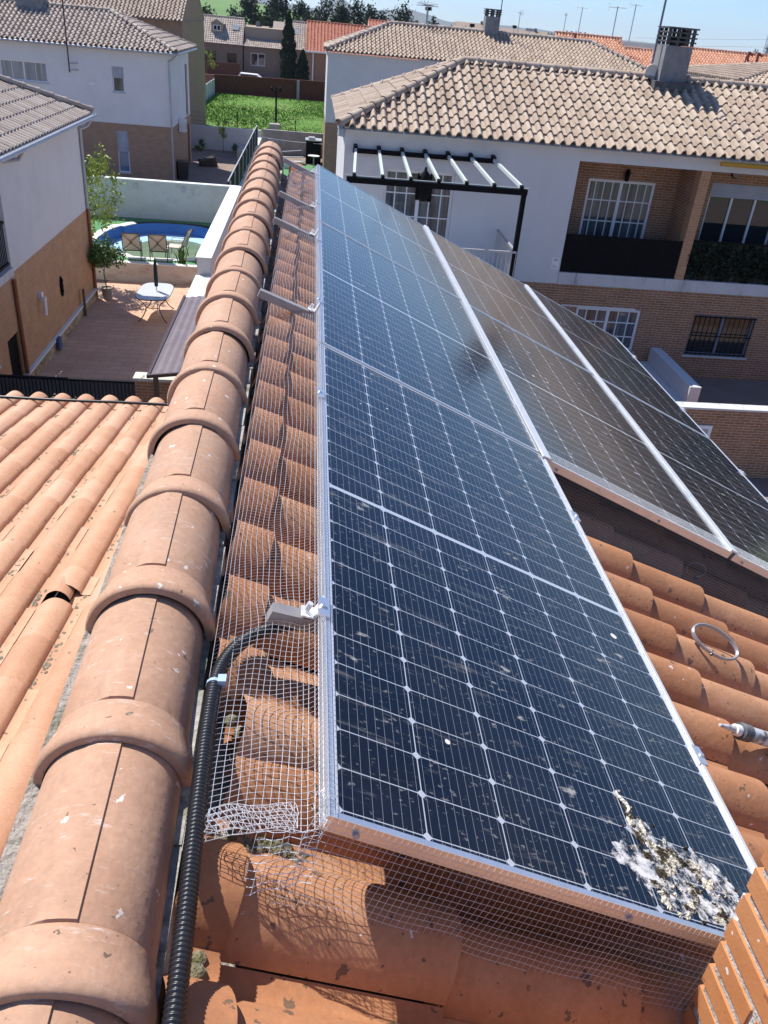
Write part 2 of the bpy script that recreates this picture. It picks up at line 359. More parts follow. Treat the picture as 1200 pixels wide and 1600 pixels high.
shut_m = MBRICK('roller_shutter', (0.42, 0.45, 0.50), (0.40, 0.43, 0.48), (0.27, 0.29, 0.33), bw=4.0, bh=0.045, ms=0.006, rough=0.5)
glass_d = MGLASS('dark_window_glass')
glass_c = M('curtained_window_glass', (0.02, 0.03, 0.03), (0.15, 0.165, 0.18), scale=1.6, rough=0.06, spec=0.8, stretch=(7, 7, 0.35), detail=3)
glass_p = M('pale_curtain_glass', (0.20, 0.215, 0.23), (0.38, 0.39, 0.40), scale=1.4, rough=0.08, spec=0.7, stretch=(6, 6, 0.4), detail=3)
pool_m = M('pool_paint', (0.30, 0.50, 0.68), (0.37, 0.58, 0.76), scale=2, rough=0.6, stain=(0.28, 0.42, 0.52), sscale=2.5)
pool_wm = M('algae_water', (0.14, 0.20, 0.115), (0.20, 0.26, 0.15), scale=1.6, rough=0.12, spec=0.5, stain=(0.07, 0.09, 0.05), sscale=3, slo=0.6, shi=0.7)
coping_m = M('white_coping', (0.66, 0.63, 0.56), (0.72, 0.69, 0.63), scale=3, rough=0.8)
sling_m = M('beige_sling_fabric', (0.50, 0.44, 0.36), (0.56, 0.50, 0.42), scale=8, rough=0.9)
bronze = M('dark_bronze_metal', (0.05, 0.038, 0.03), (0.07, 0.052, 0.042), scale=8, rough=0.4)
rust_p = M('brown_downpipe_paint', (0.24, 0.085, 0.04), (0.29, 0.11, 0.05), scale=4, rough=0.5)
zinc = M('grey_zinc', (0.36, 0.37, 0.39), (0.44, 0.45, 0.47), scale=4, rough=0.45, metal=0.3)
awn_m = M('brown_corrugated_sheet', (0.135, 0.105, 0.115), (0.17, 0.135, 0.145), scale=3, rough=0.55, stain=(0.24, 0.20, 0.19), sscale=4, slo=0.58, shi=0.8)
leaf_y = M('young_leaves', (0.19, 0.27, 0.03), (0.32, 0.40, 0.06), scale=1.4, rough=0.6)
leaf_g = M('green_leaves', (0.05, 0.11, 0.018), (0.11, 0.19, 0.035), scale=2.0, rough=0.6)
leaf_d = M('cypress_leaves', (0.010, 0.024, 0.010), (0.024, 0.045, 0.018), scale=1.5, rough=0.8)
leaf_p = M('pine_leaves', (0.014, 0.032, 0.020), (0.035, 0.06, 0.032), scale=0.3, rough=0.8)
leaf_l = M('spring_tree_leaves', (0.085, 0.13, 0.04), (0.14, 0.19, 0.06), scale=0.3, rough=0.8)
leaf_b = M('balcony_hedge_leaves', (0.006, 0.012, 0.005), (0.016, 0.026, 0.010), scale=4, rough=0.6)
bark = M('bark', (0.10, 0.075, 0.05), (0.15, 0.12, 0.085), scale=9, rough=0.95)
pot_m = M('grey_pot', (0.30, 0.25, 0.21), (0.36, 0.31, 0.26), scale=4, rough=0.8)
navy_cloth = M('dark_green_cloth', (0.010, 0.022, 0.028), (0.018, 0.034, 0.04), scale=6, rough=0.85)
zip_m = M('blue_plastic_tie', (0.32, 0.45, 0.62), (0.40, 0.53, 0.70), scale=6, rough=0.4)
dark_clay = M('rust_red_metal', (0.22, 0.07, 0.045), (0.28, 0.10, 0.06), scale=3, rough=0.7)
yellow_m = M('ochre_awning_cassette', (0.50, 0.25, 0.02), (0.55, 0.29, 0.03), scale=3, rough=0.6)
white_pl = M('white_plastic', (0.74, 0.74, 0.73), (0.78, 0.78, 0.77), scale=5, rough=0.4)
sealant_m = M('smeared_sealant_tube', (0.50, 0.51, 0.52), (0.62, 0.63, 0.64), scale=16, rough=0.35, stain=(0.16, 0.12, 0.10), sscale=26, slo=0.5, shi=0.62)
dung_m = M('dried_droppings', (0.70, 0.67, 0.58), (0.78, 0.76, 0.69), scale=40, rough=0.95, bump=1.0, bscale=160, stain=(0.075, 0.06, 0.035), sscale=24, slo=0.50, shi=0.58)

# ---------------------------------------------------------------- mesh helpers
WLOC = {}
class MB:
    def __init__(s): s.v = []; s.f = []; s.tone = None
    def add(s, vs_, fs_):
        o = len(s.v); s.v.extend([tuple(x) for x in vs_]); s.f.extend([tuple(i + o for i in f) for f in fs_]); return s
    def quad(s, a, b, c, d): return s.add((a, b, c, d), ((0, 1, 2, 3),))
    def box(s, x0, x1, y0, y1, z0, z1):
        return s.add([(x, y, z) for z in (z0, z1) for y in (y0, y1) for x in (x0, x1)],
                     [(0, 2, 3, 1), (4, 5, 7, 6), (0, 1, 5, 4), (2, 6, 7, 3), (0, 4, 6, 2), (1, 3, 7, 5)])
    def bar(s, p, q, w, h, up=(0, 0, 1)):
        p, q = V(p), V(q); d = (q - p).normalized(); u = V(up)
        sd_ = d.cross(u)
        if sd_.length < 1e-5: sd_ = d.cross(V((1, 0, 0)))
        sd_.normalize(); u = sd_.cross(d).normalized()
        a, b = sd_ * w / 2, u * h / 2
        return s.add([p - a - b, p + a - b, p + a + b, p - a + b, q - a - b, q + a - b, q + a + b, q - a + b],
                     [(3, 2, 1, 0), (4, 5, 6, 7), (0, 1, 5, 4), (1, 2, 6, 5), (2, 3, 7, 6), (3, 0, 4, 7)])
    def tube(s, pts, r, n=6, caps=True):
        pts = [V(p) for p in pts]; rs = r if isinstance(r, (list, tuple)) else [r] * len(pts)
        d0 = (pts[1] - pts[0]).normalized()
        ref = V((0, 0, 1)) if abs(d0.z) < 0.9 else V((1, 0, 0))
        vs_ = []
        for i, p in enumerate(pts):
            d = (pts[min(i + 1, len(pts) - 1)] - pts[max(i - 1, 0)]).normalized()
            a = d.cross(ref)
            if a.length < 1e-6: a = d.cross(V((0, 1, 0)))
            a.normalize(); b = a.cross(d)
            for k in range(n):
                t = 2 * PI * k / n
                vs_.append(p + (a * math.cos(t) + b * math.sin(t)) * rs[i])
        fs_ = [(i * n + k, i * n + (k + 1) % n, (i + 1) * n + (k + 1) % n, (i + 1) * n + k) for i in range(len(pts) - 1) for k in range(n)]
        if caps: fs_ += [tuple(range(n))[::-1], tuple(range((len(pts) - 1) * n, len(pts) * n))]
        return s.add(vs_, fs_)
    def prism(s, poly, vec):
        k = len(poly); vec = V(vec); a = [V(p) for p in poly]
        return s.add(a + [p + vec for p in a], [tuple(range(k))[::-1], tuple(range(k, 2 * k))] + [(i, (i + 1) % k, k + (i + 1) % k, k + i) for i in range(k)])
    def lathe(s, c, prof, n=16):
        c = V(c); vs_ = [c + V((r * math.cos(2 * PI * k / n), r * math.sin(2 * PI * k / n), z)) for r, z in prof for k in range(n)]
        fs_ = [(i * n + k, i * n + (k + 1) % n, (i + 1) * n + (k + 1) % n, (i + 1) * n + k) for i in range(len(prof) - 1) for k in range(n)]
        return s.add(vs_, fs_)
    def build(s, name, mat, parent=None, smooth=None, uv=False, local=False, base=None):
        off = V((0, 0, 0)); loc = V((0, 0, 0))
        if parent is not None and not local: off = WLOC[parent.name]
        vs_ = np.array(s.v, dtype=float)
        me = bpy.data.meshes.new(name)
        if parent is None:
            loc = V(base) if base is not None else V((float((vs_[:, 0].min() + vs_[:, 0].max()) / 2), float((vs_[:, 1].min() + vs_[:, 1].max()) / 2), float(vs_[:, 2].min())))
            off = loc
        wv = vs_.copy()
        vs_ = vs_ - np.array(off)
        me.from_pydata(vs_.tolist(), [], s.f)
        if s.tone is not None:
            at = me.attributes.new('tone', 'FLOAT', 'FACE'); at.data.foreach_set('value', np.array(s.tone, dtype=np.float32))
        if smooth is not None:
            me.polygons.foreach_set('use_smooth', [True] * len(me.polygons))
            me.set_sharp_from_angle(angle=math.radians(smooth))
        if uv:
            ul = me.uv_layers.new(name='UVMap')
            nl = np.zeros(len(me.polygons) * 3); me.polygons.foreach_get('normal', nl); nl = nl.reshape(-1, 3)
            for p in me.polygons:
                ax = int(np.argmax(np.abs(nl[p.index])))
                for li in p.loop_indices:
                    c = wv[me.loops[li].vertex_index]
                    ul.data[li].uv = (c[1], c[2]) if ax == 0 else ((c[0], c[2]) if ax == 1 else (c[0], c[1]))
        me.materials.append(mat)
        me.validate()
        o = bpy.data.objects.new(name, me); COL.objects.link(o)
        if parent is not None: o.parent = parent
        else: o.location = loc
        WLOC[o.name] = V((0, 0, 0)) if local else V(off)
        return o

def tag(o, label=None, cat=None, group=None, kind=None):
    if label: o['label'] = label
    if cat: o['category'] = cat
    if group: o['group'] = group
    if kind: o['kind'] = kind
    return o
def thing(name, label, cat, loc, group=None, rot=None):
    o = bpy.data.objects.new(name, None); COL.objects.link(o)
    o.location = loc; o.empty_display_size = 0.2
    if rot: o.rotation_euler = rot
    WLOC[o.name] = V(loc)
    return tag(o, label, cat, group)
def dup(root, loc, label=None):
    r = root.copy(); COL.objects.link(r); r.location = loc
    WLOC[r.name] = V(loc)
    if label: r['label'] = label
    def kids(a, b):
        for ch in list(a.children):
            c = ch.copy(); COL.objects.link(c); c.parent = b; kids(ch, c)
    kids(root, r)
    return r

# wall mappings: (along, up, out) -> world
def face_front(y): return lambda a, b, c: V((a, y - c, b))
def face_right(x): return lambda a, b, c: V((x + c, a, b))
def face_left(x): return lambda a, b, c: V((x - c, a, b))
def wall(mb, mp_, a0, a1, b0, b1, holes=(), depth=0.16):
    """A wall sheet with real openings and their reveals."""
    As = sorted({a0, a1, *[h[0] for h in holes], *[h[1] for h in holes]}); Bs = sorted({b0, b1, *[h[2] for h in holes], *[h[3] for h in holes]})
    As = [a for a in As if a0 <= a <= a1]; Bs = [b for b in Bs if b0 <= b <= b1]
    for i in range(len(As) - 1):
        for j in range(len(Bs) - 1):
            ca, cb = (As[i] + As[i + 1]) / 2, (Bs[j] + Bs[j + 1]) / 2
            if any(h[0] < ca < h[1] and h[2] < cb < h[3] for h in holes): continue
            mb.quad(mp_(As[i], Bs[j], 0), mp_(As[i + 1], Bs[j], 0), mp_(As[i + 1], Bs[j + 1], 0), mp_(As[i], Bs[j + 1], 0))
    for h in holes:
        c = [(h[0], h[2]), (h[1], h[2]), (h[1], h[3]), (h[0], h[3])]
        for k in range(4):
            p, q = c[k], c[(k + 1) % 4]
            mb.quad(mp_(*p, 0), mp_(*q, 0), mp_(*q, -depth), mp_(*p, -depth))
    return mb
def obox(mb, mp_, a0, a1, b0, b1, c0, c1):
    P = [mp_(a, b, c) for c in (c0, c1) for b in (b0, b1) for a in (a0, a1)]
    return mb.add(P, [(0, 2, 3, 1), (4, 5, 7, 6), (0, 1, 5, 4), (2, 6, 7, 3), (0, 4, 6, 2), (1, 3, 7, 5)])
def window(parent, mp_, a0, a1, b0, b1, leaves=2, mun=(0, 0), fw=0.05, depth=0.10, frame=None, glass=None, shutter=0.0, sill=False, name='window', label=None):
    """Frame (with mullions and glazing bars) as a part; pane, roller shutter and sill as its sub-parts."""
    frame = frame or win_w; glass = glass or glass_d
    bt = b1 - (b1 - b0) * shutter
    mb = MB(); c0, c1 = -depth - 0.03, -depth + 0.03
    obox(mb, mp_, a0, a1, b0, b0 + fw, c0, c1); obox(mb, mp_, a0, a1, b1 - fw, b1, c0, c1)
    obox(mb, mp_, a0, a0 + fw, b0 + fw, b1 - fw, c0, c1); obox(mb, mp_, a1 - fw, a1, b0 + fw, b1 - fw, c0, c1)
    lw = (a1 - a0) / leaves
    for i in range(1, leaves): obox(mb, mp_, a0 + lw * i - fw * 0.6, a0 + lw * i + fw * 0.6, b0 + fw, b1 - fw, c0, c1 - 0.004)
    for i in range(leaves):
        for k in range(1, mun[0] + 1):
            x = a0 + lw * (i + k / (mun[0] + 1)); obox(mb, mp_, x - 0.014, x + 0.014, b0 + fw, b1 - fw, -depth - 0.012, -depth + 0.014)
    for k in range(1, mun[1] + 1):
        z = b0 + (b1 - b0) * k / (mun[1] + 1); obox(mb, mp_, a0 + fw, a1 - fw, z - 0.014, z + 0.014, -depth - 0.010, -depth + 0.012)
    w = mb.build(name, frame, parent)
    if label: w['label'] = label
    g = MB(); g.quad(mp_(a0 + 0.02, b0 + 0.02, -depth - 0.006), mp_(a1 - 0.02, b0 + 0.02, -depth - 0.006), mp_(a1 - 0.02, bt - 0.0, -depth - 0.006), mp_(a0 + 0.02, bt, -depth - 0.006))
    g.build('pane', glass, w)
    if shutter:
        q = MB(); obox(q, mp_, a0 + 0.02, a1 - 0.02, bt, b1 - 0.01, -depth + 0.016, -depth + 0.036)
        q.build('shutter', shut_m, w, uv=True)
    if sill:
        q = MB(); obox(q, mp_, a0 - 0.05, a1 + 0.05, b0 - 0.05, b0 - 0.003, -depth, 0.05); q.build('sill', band_m, w)
    return w

def profile(w, bw=0.70, h=0.058, n=8):
    """Cross-section of a mixed clay tile: barrel then flat pan."""
    b = w * bw
    pts = [(b * i / n, h * math.sin(PI * i / n) ** 0.72) for i in range(n + 1)]
    pts += [(b + (w - b) * 0.35, -0.004), (b + (w - b) * 0.7, -0.004)]
    return pts
def profile_edge(w, bw=0.76, h=0.062, n=10):
    """The same tile seen at its side lap: the barrel's right edge stops short and stands proud of the next pan."""
    b = w * bw; pts = []
    for i in range(n + 1):
        t = i / n * 0.925
        pts.append((b * i / n, h * math.sin(PI * t) ** 0.85))
    pts += [(b + 0.0005, 0.004), (b + (w - b) * 0.25, -0.003), (b + (w - b) * 0.75, -0.004)]
    return pts
def tiles(mb, O, A, D, ncol, ncourse, w=0.245, ex=0.405, prof=None, vr=None, lift=0.022, a_off=0.0, v_off=0.0, jit=0.003, skip=(), lip=0.014):
    O, A, D = V(O), V(A).normalized(), V(D).normalized()
    N = A.cross(D); N = -N if N.z < 0 else N
    prof = prof or profile(w)
    if mb.tone is None: mb.tone = []
    k = len(prof) + 1
    On, An, Dn, Nn = (np.array(x) for x in (O, A, D, N))
    pa = np.array([p[0] for p in prof] + [w]); ph = np.array([p[1] for p in prof] + [prof[0][1]])
    for i in range(ncol):
        a = a_off + i * w + pa
        lo = np.full(k, -1e9); hi = np.full(k, 1e9)
        if vr:
            for q in range(k): lo[q], hi[q] = vr(a[q])
        for j in range(ncourse):
            if (i, j) in skip: continue
            v0, v1 = v_off + j * ex, v_off + (j + 1) * ex + 0.03
            t0, t1 = np.clip(v0, lo, hi), np.clip(v1, lo, hi)
            if (t1 - t0).max() < 0.01: continue
            if (hi < lo).any() and (hi < lo).all(): continue
            jj = random.uniform(-jit, jit); ja = random.uniform(-jit, jit); tn = random.random()
            f0, f1 = (t0 - v0) / (v1 - v0), (t1 - v0) / (v1 - v0)
            top = On + np.outer(a + ja, An) + np.outer(t0, Dn) + np.outer(ph * 0.96 + lift * f0 + jj, Nn)
            bot = On + np.outer(a + ja, An) + np.outer(t1, Dn) + np.outer(ph + lift * f1 + jj, Nn)
            o = len(mb.v)
            mb.v.extend(map(tuple, top)); mb.v.extend(map(tuple, bot))
            full = t1 - t0 > 0.004
            for q in range(k - 1):
                if full[q] or full[q + 1]:
                    mb.f.append((o + q, o + q + 1, o + k + q + 1, o + k + q)); mb.tone.append(tn)
            if (t1 >= v1 - 1e-6).any():
                o2 = len(mb.v); low = bot - np.outer(np.full(k, lip), Nn) - np.outer(np.full(k, 0.002), Dn)
                mb.v.extend(map(tuple, bot)); mb.v.extend(map(tuple, low))
                for q in range(k - 1):
                    if t1[q] >= v1 - 1e-6 and t1[q + 1] >= v1 - 1e-6:
                        mb.f.append((o2 + q, o2 + q + 1, o2 + k + q + 1, o2 + k + q)); mb.tone.append(tn)
    return mb
def caps_line(mb, P, Q, r=0.10, ln=0.40, n=9, up=0.02):
    """A run of half-round ridge or hip tiles from P down or along to Q."""
    P, Q = V(P), V(Q); L = (Q - P).length; d = (Q - P).normalized(); sd_ = d.cross(V((0, 0, 1))).normalized(); u = sd_.cross(d).normalized()
    if mb.tone is None: mb.tone = []
    k = max(1, round(L / ln)); ln = L / k
    for i in range(k):
        tn = random.random(); o = len(mb.v)
        prof = [(0, r * 0.88), (ln * 0.84, r * 0.98), (ln * 0.85, r * 1.12), (ln * 1.0, r * 1.12), (ln * 1.0, r * 0.95)]
        for t, rr in prof:
            for q in range(n):
                an = PI * (q / (n - 1)) * 1.06 - PI * 0.03
                mb.v.append(tuple(P + d * (i * ln + t) + u * up + sd_ * math.cos(an) * rr + u * math.sin(an) * rr))
        for a in range(len(prof) - 1):
            for q in range(n - 1):
                mb.f.append((o + a * n + q, o + a * n + q + 1, o + (a + 1) * n + q + 1, o + (a + 1) * n + q)); mb.tone.append(tn)
    return mb
def hip_roof(parent, x0, x1, y0, y1, z, s, mat, left=True, right=True, front=True, back=True, lip=0.12, prof=None, name='roof', cap=None, capr=0.10, w=0.245):
    """Tiled roof with its ridge along X; hips where left/right ask for them, gables elsewhere. Ridge tiles are a sub-part."""
    d = (y1 - y0) / 2; yc = (y0 + y1) / 2; sl = math.sqrt(1 + s * s); th = math.atan(s); zr = z + s * d
    xl = x0 + (d if left else 0); xr = x1 - (d if right else 0)
    prof = prof or profile(w, 0.60, 0.100)
    mb = MB(); L = x1 - x0; H = d * sl
    def vr_f(a):
        lo = 0.0
        if left: lo = max(lo, H - max(a, 0) * sl)
        if right: lo = max(lo, H - max(L - a, 0) * sl)
        return (lo, H if 0 <= a <= L + 1e-6 else lo)
    nc = int(L / w); w_ = L / nc; pf = [(p[0] * w_ / w, p[1]) for p in prof]
    ncs = int(math.ceil(H / 0.40)); 
    cs, sn = math.cos(th), math.sin(th)
    vo = H - ncs * 0.405 - 0.03
    if front: tiles(mb, (x0, yc, zr), (1, 0, 0), (0, -cs, -sn), nc, ncs, w_, 0.405, pf, vr_f, v_off=vo, lift=0.042, lip=0.036)
    if back: tiles(mb, (x0, yc, zr), (1, 0, 0), (0, cs, -sn), nc, ncs, w_, 0.405, pf, vr_f, v_off=vo, lift=0.042, lip=0.036)
    nd = int(2 * d / w); wd = 2 * d / nd; pd = [(p[0] * wd / w, p[1]) for p in prof]
    vr_s = lambda a: (min(H, abs(a - d) * sl), H)
    if left: tiles(mb, (xl, y0, zr), (0, 1, 0), (-cs, 0, -sn), nd, ncs, wd, 0.405, pd, vr_s, v_off=vo, lift=0.042, lip=0.036)
    if right: tiles(mb, (xr, y0, zr), (0, 1, 0), (cs, 0, -sn), nd, ncs, wd, 0.405, pd, vr_s, v_off=vo, lift=0.042, lip=0.036)
    rf = mb.build(name, mat, parent, smooth=50)
    # slab under the tiles, so that nothing shows through
    u = MB(); e = 0.02
    A_, B_, C_, D_ = (x0, y0, z - e), (x1, y0, z - e), (x1, y1, z - e), (x0, y1, z - e)
    R0, R1 = (xl, yc, zr - e), (xr, yc, zr - e)
    u.add([A_, B_, R1, R0], [(0, 1, 2, 3)]); u.add([C_, D_, R0, R1], [(0, 1, 2, 3)])
    if left: u.add([D_, A_, R0], [(0, 1, 2)])
    if right: u.add([B_, C_, R1], [(0, 1, 2)])
    u.add([A_, B_, C_, D_], [(3, 2, 1, 0)])
    u.build('roof_deck', band_m, rf)
    k = MB()
    caps_line(k, (xl, yc, zr + 0.03), (xr, yc, zr + 0.03), capr)
    if left:
        caps_line(k, (xl, yc, zr + 0.03), (x0 + 0.02, y0 + 0.02, z + 0.05), capr); caps_line(k, (xl, yc, zr + 0.03), (x0 + 0.02, y1 - 0.02, z + 0.05), capr)
    if right:
        caps_line(k, (xr, yc, zr + 0.03), (x1 - 0.02, y0 + 0.02, z + 0.05), capr); caps_line(k, (xr, yc, zr + 0.03), (x1 - 0.02, y1 - 0.02, z + 0.05), capr)
    k.build('ridge_tiles', cap or mat, rf, smooth=50)
    return rf

def leaves_mb(mb, c, rad, n, s, clumps=0, seed=None, hollow=0.55, cl_r=0.35):
    """Leaf-sized quads through an ellipsoid; clumps > 0 gathers them in tufts with gaps between."""
    rg = random.Random(seed); c = V(c)
    cen = []
    for i in range(clumps):
        while True:
            p = V((rg.uniform(-1, 1), rg.uniform(-1, 1), rg.uniform(-1, 1)))
            if hollow < p.length < 1: break
        cen.append(p)
    for i in range(n):
        if cen:
            q = rg.choice(cen); p = q + V((rg.gauss(0, 1), rg.gauss(0, 1), rg.gauss(0, 1))) * cl_r * 0.5
        else:
            while True:
                p = V((rg.uniform(-1, 1), rg.uniform(-1, 1), rg.uniform(-1, 1)))
                if p.length < 1: break
        p = V((p.x * rad[0], p.y * rad[1], p.z * rad[2])) + c
        a = V((rg.gauss(0, 1), rg.gauss(0, 1), rg.gauss(0, 1))).normalized(); b = a.orthogonal().normalized()
        b = Matrix.Rotation(rg.uniform(0, 6.28), 3, a) @ b; cc = a.cross(b); k = s * rg.uniform(0.6, 1.3)
        mb.add([p - b * k, p + cc * k * 0.55, p + b * k, p - cc * k * 0.55], [(0, 1, 2, 3)])
    return mb

# ================================================================= SETTING
G = -7.3
def pw(v, u, h=0.0):                    # point on the main roof: v down the slope, u along the ridge, h off the panel plane
    return V((v * cp + h * sp, u, -v * sp + h * cp))

# ground: one sheet to the horizon, the patio, garden and yard floors a few millimetres above each other
tag(MB().quad((-9000, -3000, G - 0.02), (9000, -3000, G - 0.02), (9000, 9000, G - 0.02), (-9000, 9000, G - 0.02)).build('ground', field_m, base=(0, 0, G - 0.02)), kind='structure')
tag(MB().quad((-30, -12, G - 0.012), (40, -12, G - 0.012), (40, 150, G - 0.012), (-30, 150, G - 0.012)).build('street_ground', pave_g, base=(0, 0, G - 0.012)), kind='structure')
tag(MB().quad((-6.75, 14.9, G), (-2.9, 14.9, G), (-2.9, 28.0, G), (-6.75, 28.0, G)).build('patio_floor', patio_m, uv=True), kind='structure')
tag(MB().quad((-16, 35.3, G - 0.004), (-3.2, 35.3, G - 0.004), (-3.2, 59.2, G - 0.004), (-16, 59.2, G - 0.004)).build('courtyard_floor', pave_g), kind='structure')
tag(MB().quad((-3.0, 40, G - 0.002), (0.8, 40, G - 0.002), (0.8, 56, G - 0.002), (-3.0, 56, G - 0.002)).build('turf_floor', turf_m), kind='structure')
tag(MB().quad((4.0, 15.4, G + 0.55), (18, 15.4, G + 0.55), (18, 19.96, G + 0.55), (4.0, 19.96, G + 0.55)).build('porch_floor', pave_g), kind='structure')

# lawn behind the houses, uneven, with blades of longer grass as one stuff object
lw_ = MB(); nx_, ny_ = 44, 60
rg = random.Random(3)
hg = [[0.04 * math.sin(i * 0.23 + j * 0.11) + 0.04 * math.sin(j * 0.19 - i * 0.14) + rg.uniform(-0.025, 0.025) for i in range(nx_ + 1)] for j in range(ny_ + 1)]
lw_.v = [(-10.1 + 23 * i / nx_, 60.3 + 36.8 * j / ny_, G + 0.32 + hg[j][i]) for j in range(ny_ + 1) for i in range(nx_ + 1)]
lw_.f = [(j * (nx_ + 1) + i, j * (nx_ + 1) + i + 1, (j + 1) * (nx_ + 1) + i + 1, (j + 1) * (nx_ + 1) + i) for j in range(ny_) for i in range(nx_)]
tag(lw_.build('lawn', grass_m, smooth=80), kind='structure')
gb = MB()
for i in range(14000):
    x, y = rg.uniform(-10, 1.8), rg.uniform(60.6, 97); h = rg.uniform(0.02, 0.06) * rg.uniform(0.7, 1.3); a = rg.uniform(0, 6.28); w = 0.05
    b = V((x, y, G + 0.30)); t = V((rg.uniform(-.12, .12), rg.uniform(-.12, .12), h + 0.1)); s = V((math.cos(a) * w, math.sin(a) * w, 0))
    gb.add([b - s, b + s, b + t], [(0, 1, 2)])
tag(gb.build('grass', grass_m), kind='stuff')

# hills and far mountains
def ridge_land(name, mat, y, depth, x0, x1, hf, n=70, z0=G - 1):
    mb = MB(); rows = 7
    for r in range(rows + 1):
        f = r / rows; yy = y + depth * f
        for i in range(n + 1):
            x = x0 + (x1 - x0) * i / n
            mb.v.append((x, yy, z0 + max(0, hf(x)) * math.sin(PI * f) ** 1.2))
    mb.f = [(r * (n + 1) + i, r * (n + 1) + i + 1, (r + 1) * (n + 1) + i + 1, (r + 1) * (n + 1) + i) for r in range(rows) for i in range(n)]
    return tag(mb.build(name, mat, smooth=80, base=((x0 + x1) / 2, y, z0)), kind='structure')
ridge_land('green_hill', hill_m, 330, 900, -420, 60, lambda x: 27 * math.exp(-((x + 190) / 150) ** 2) * (1 - 0.03 * math.sin(x * 0.06)) + 2 * math.exp(-((x + 20) / 50) ** 2))
def mh(x):
    s = 0
    for c, w, h in ((-500, 500, 70), (165, 110, 88), (640, 330, 78), (1500, 420, 38), (2500, 700, 14), (3800, 900, 14), (-1800, 700, 80)):
        s += h * math.exp(-((x - c) / w) ** 2)
    return s * (1 + 0.10 * math.sin(x * 0.011) + 0.06 * math.sin(x * 0.031)) + 10
ridge_land('far_mountains', mount_m, 6300, 1800, -4000, 6500, mh, n=260, z0=G - 3)
ridge_land('low_far_hills', mount_m, 2300, 900, -1500, 3000, lambda x: 9.5 + 2.5 * math.sin(x * 0.004 + 1) + 1.5 * math.sin(x * 0.011), n=120, z0=G - 2)

# ================================================================= OUR HOUSE AND ITS ROOFS
house = thing('house', 'terracotta tiled house roof in the foreground carrying the solar panels', 'house', (0.0, 3.0, G))
w = MB()
w.prism([(-0.45, -6, G), (-0.45, -6, -0.16), (2.75, -6, -1.64), (2.75, -6, G)], (0, 13.0, 0))
w.build('wall', grey_st, house)
rt = MB()
O = pw(-0.50, 0.0, -0.262)
tiles(rt, O, (0, 1, 0), (cp, 0, -sp), 36, 9, 0.245, 0.405, profile(0.245, 0.80, 0.082, 12), vr=lambda a: (0.335, 99), a_off=-1.576, lift=0.026, jit=0.004, lip=0.016, skip={(7, 0)})
roof = rt.build('roof', terra, house, smooth=55)
roof['label'] = 'steep terracotta roof slope under the solar panels'
dk = MB(); dk.quad(pw(-0.42, -1.6, -0.285), pw(3.12, -1.6, -0.285), pw(3.12, 7.0, -0.285), pw(-0.42, 7.0, -0.285))
dk.build('roof_deck', mortar_m, roof)
# mortar lumps plugging the tile mouths beside the ridge
ml = MB()
for k in range(-5, 29):
    for q in range(3):
        c = pw(-0.085 + random.uniform(-0.03, 0.05), 0.245 * k + 0.10 + random.uniform(-0.03, 0.03), -0.238)
        r = random.uniform(0.010, 0.020); o = len(ml.v)
        ml.lathe(c, [(0.001, -r * .3), (r * random.uniform(.8, 1.2), 0), (r * .7, r * .5), (0.001, r * .7)], 7)
for u0 in (0.100,):           # moss and crumbled mortar lying in the channels near the edge
    n1, n2 = 60, 8; o = len(ml.v)
    for i in range(n1 + 1):
        for j in range(n2 + 1):
            v = -0.10 + 0.42 * i / n1; f = j / n2; e_ = 1 if 0 < j < n2 else 0
            ml.v.append(tuple(pw(v, u0 + 0.045 * f + 0.006 * math.sin(v * 60), -0.266 + e_ * (0.012 + random.uniform(-0.006, 0.009)) * (0.3 + 0.7 * abs(math.sin(v * 17 + u0 * 9))))))
    ml.f += [(o + i * (n2 + 1) + j, o + i * (n2 + 1) + j + 1, o + (i + 1) * (n2 + 1) + j + 1, o + (i + 1) * (n2 + 1) + j) for i in range(n1) for j in range(n2)]
ml.build('mortar', M('mossy_mortar', (0.17, 0.155, 0.10), (0.30, 0.275, 0.21), scale=70, rough=1.0, stain=(0.13, 0.125, 0.045), sscale=26, slo=0.45, shi=0.65, bump=1.0, bscale=150), roof, smooth=80)['kind'] = 'stuff'
# the tile standing on edge beside the conduit
tt = MB()
tiles(tt, pw(-0.10, 0.225, -0.225), (0.05, 1, 0.25), (cp, 0.05, -sp - 0.10), 1, 1, 0.20, 0.30, profile(0.20, 0.9, 0.07, 10), lift=0.02)
t_ = tt.build('loose_tile', terra, roof, smooth=55); t_['label'] = 'terracotta tile lying crooked under the wire mesh'

# the lower roof to the left: rows run away from the camera towards its far eave
LS = 0.177; la = math.atan(LS)
lr = MB()
NC, X0 = 19, -1.056 - 0.172 - 0.245 * 15
YL0, YE = -2.2, 7.50
ncl = 25; exl = (YE - YL0 - 0.03 * math.cos(la)) / math.cos(la) / ncl
bi, bj = 14, 13
LO = V((X0, YL0, -1.292 - LS * YL0 - 0.060))
tiles(lr, LO, (1, 0, 0), (0, math.cos(la), -math.sin(la)), NC, ncl, 0.245, exl, profile_edge(0.245, 0.76, 0.066, 11), lift=0.007, jit=0.003, lip=0.006, skip={(bi, bj)})
def lz(y): return -1.352 - LS * y
ya_, yb_ = YL0 + (bj - 0.05) * exl * math.cos(la), YL0 + (bj + 1.1) * exl * math.cos(la)
xa_ = X0 + bi * 0.245 + 0.150
lr.quad((xa_, ya_, lz(ya_)), (xa_ + 0.10, ya_, lz(ya_)), (xa_ + 0.10, yb_, lz(yb_)), (xa_, yb_, lz(yb_))); lr.tone.append(0.5)
lroof = lr.build('lower_roof', terra_l, house, smooth=55)
lroof['label'] = 'lower sun bleached tile roof left of the ridge'
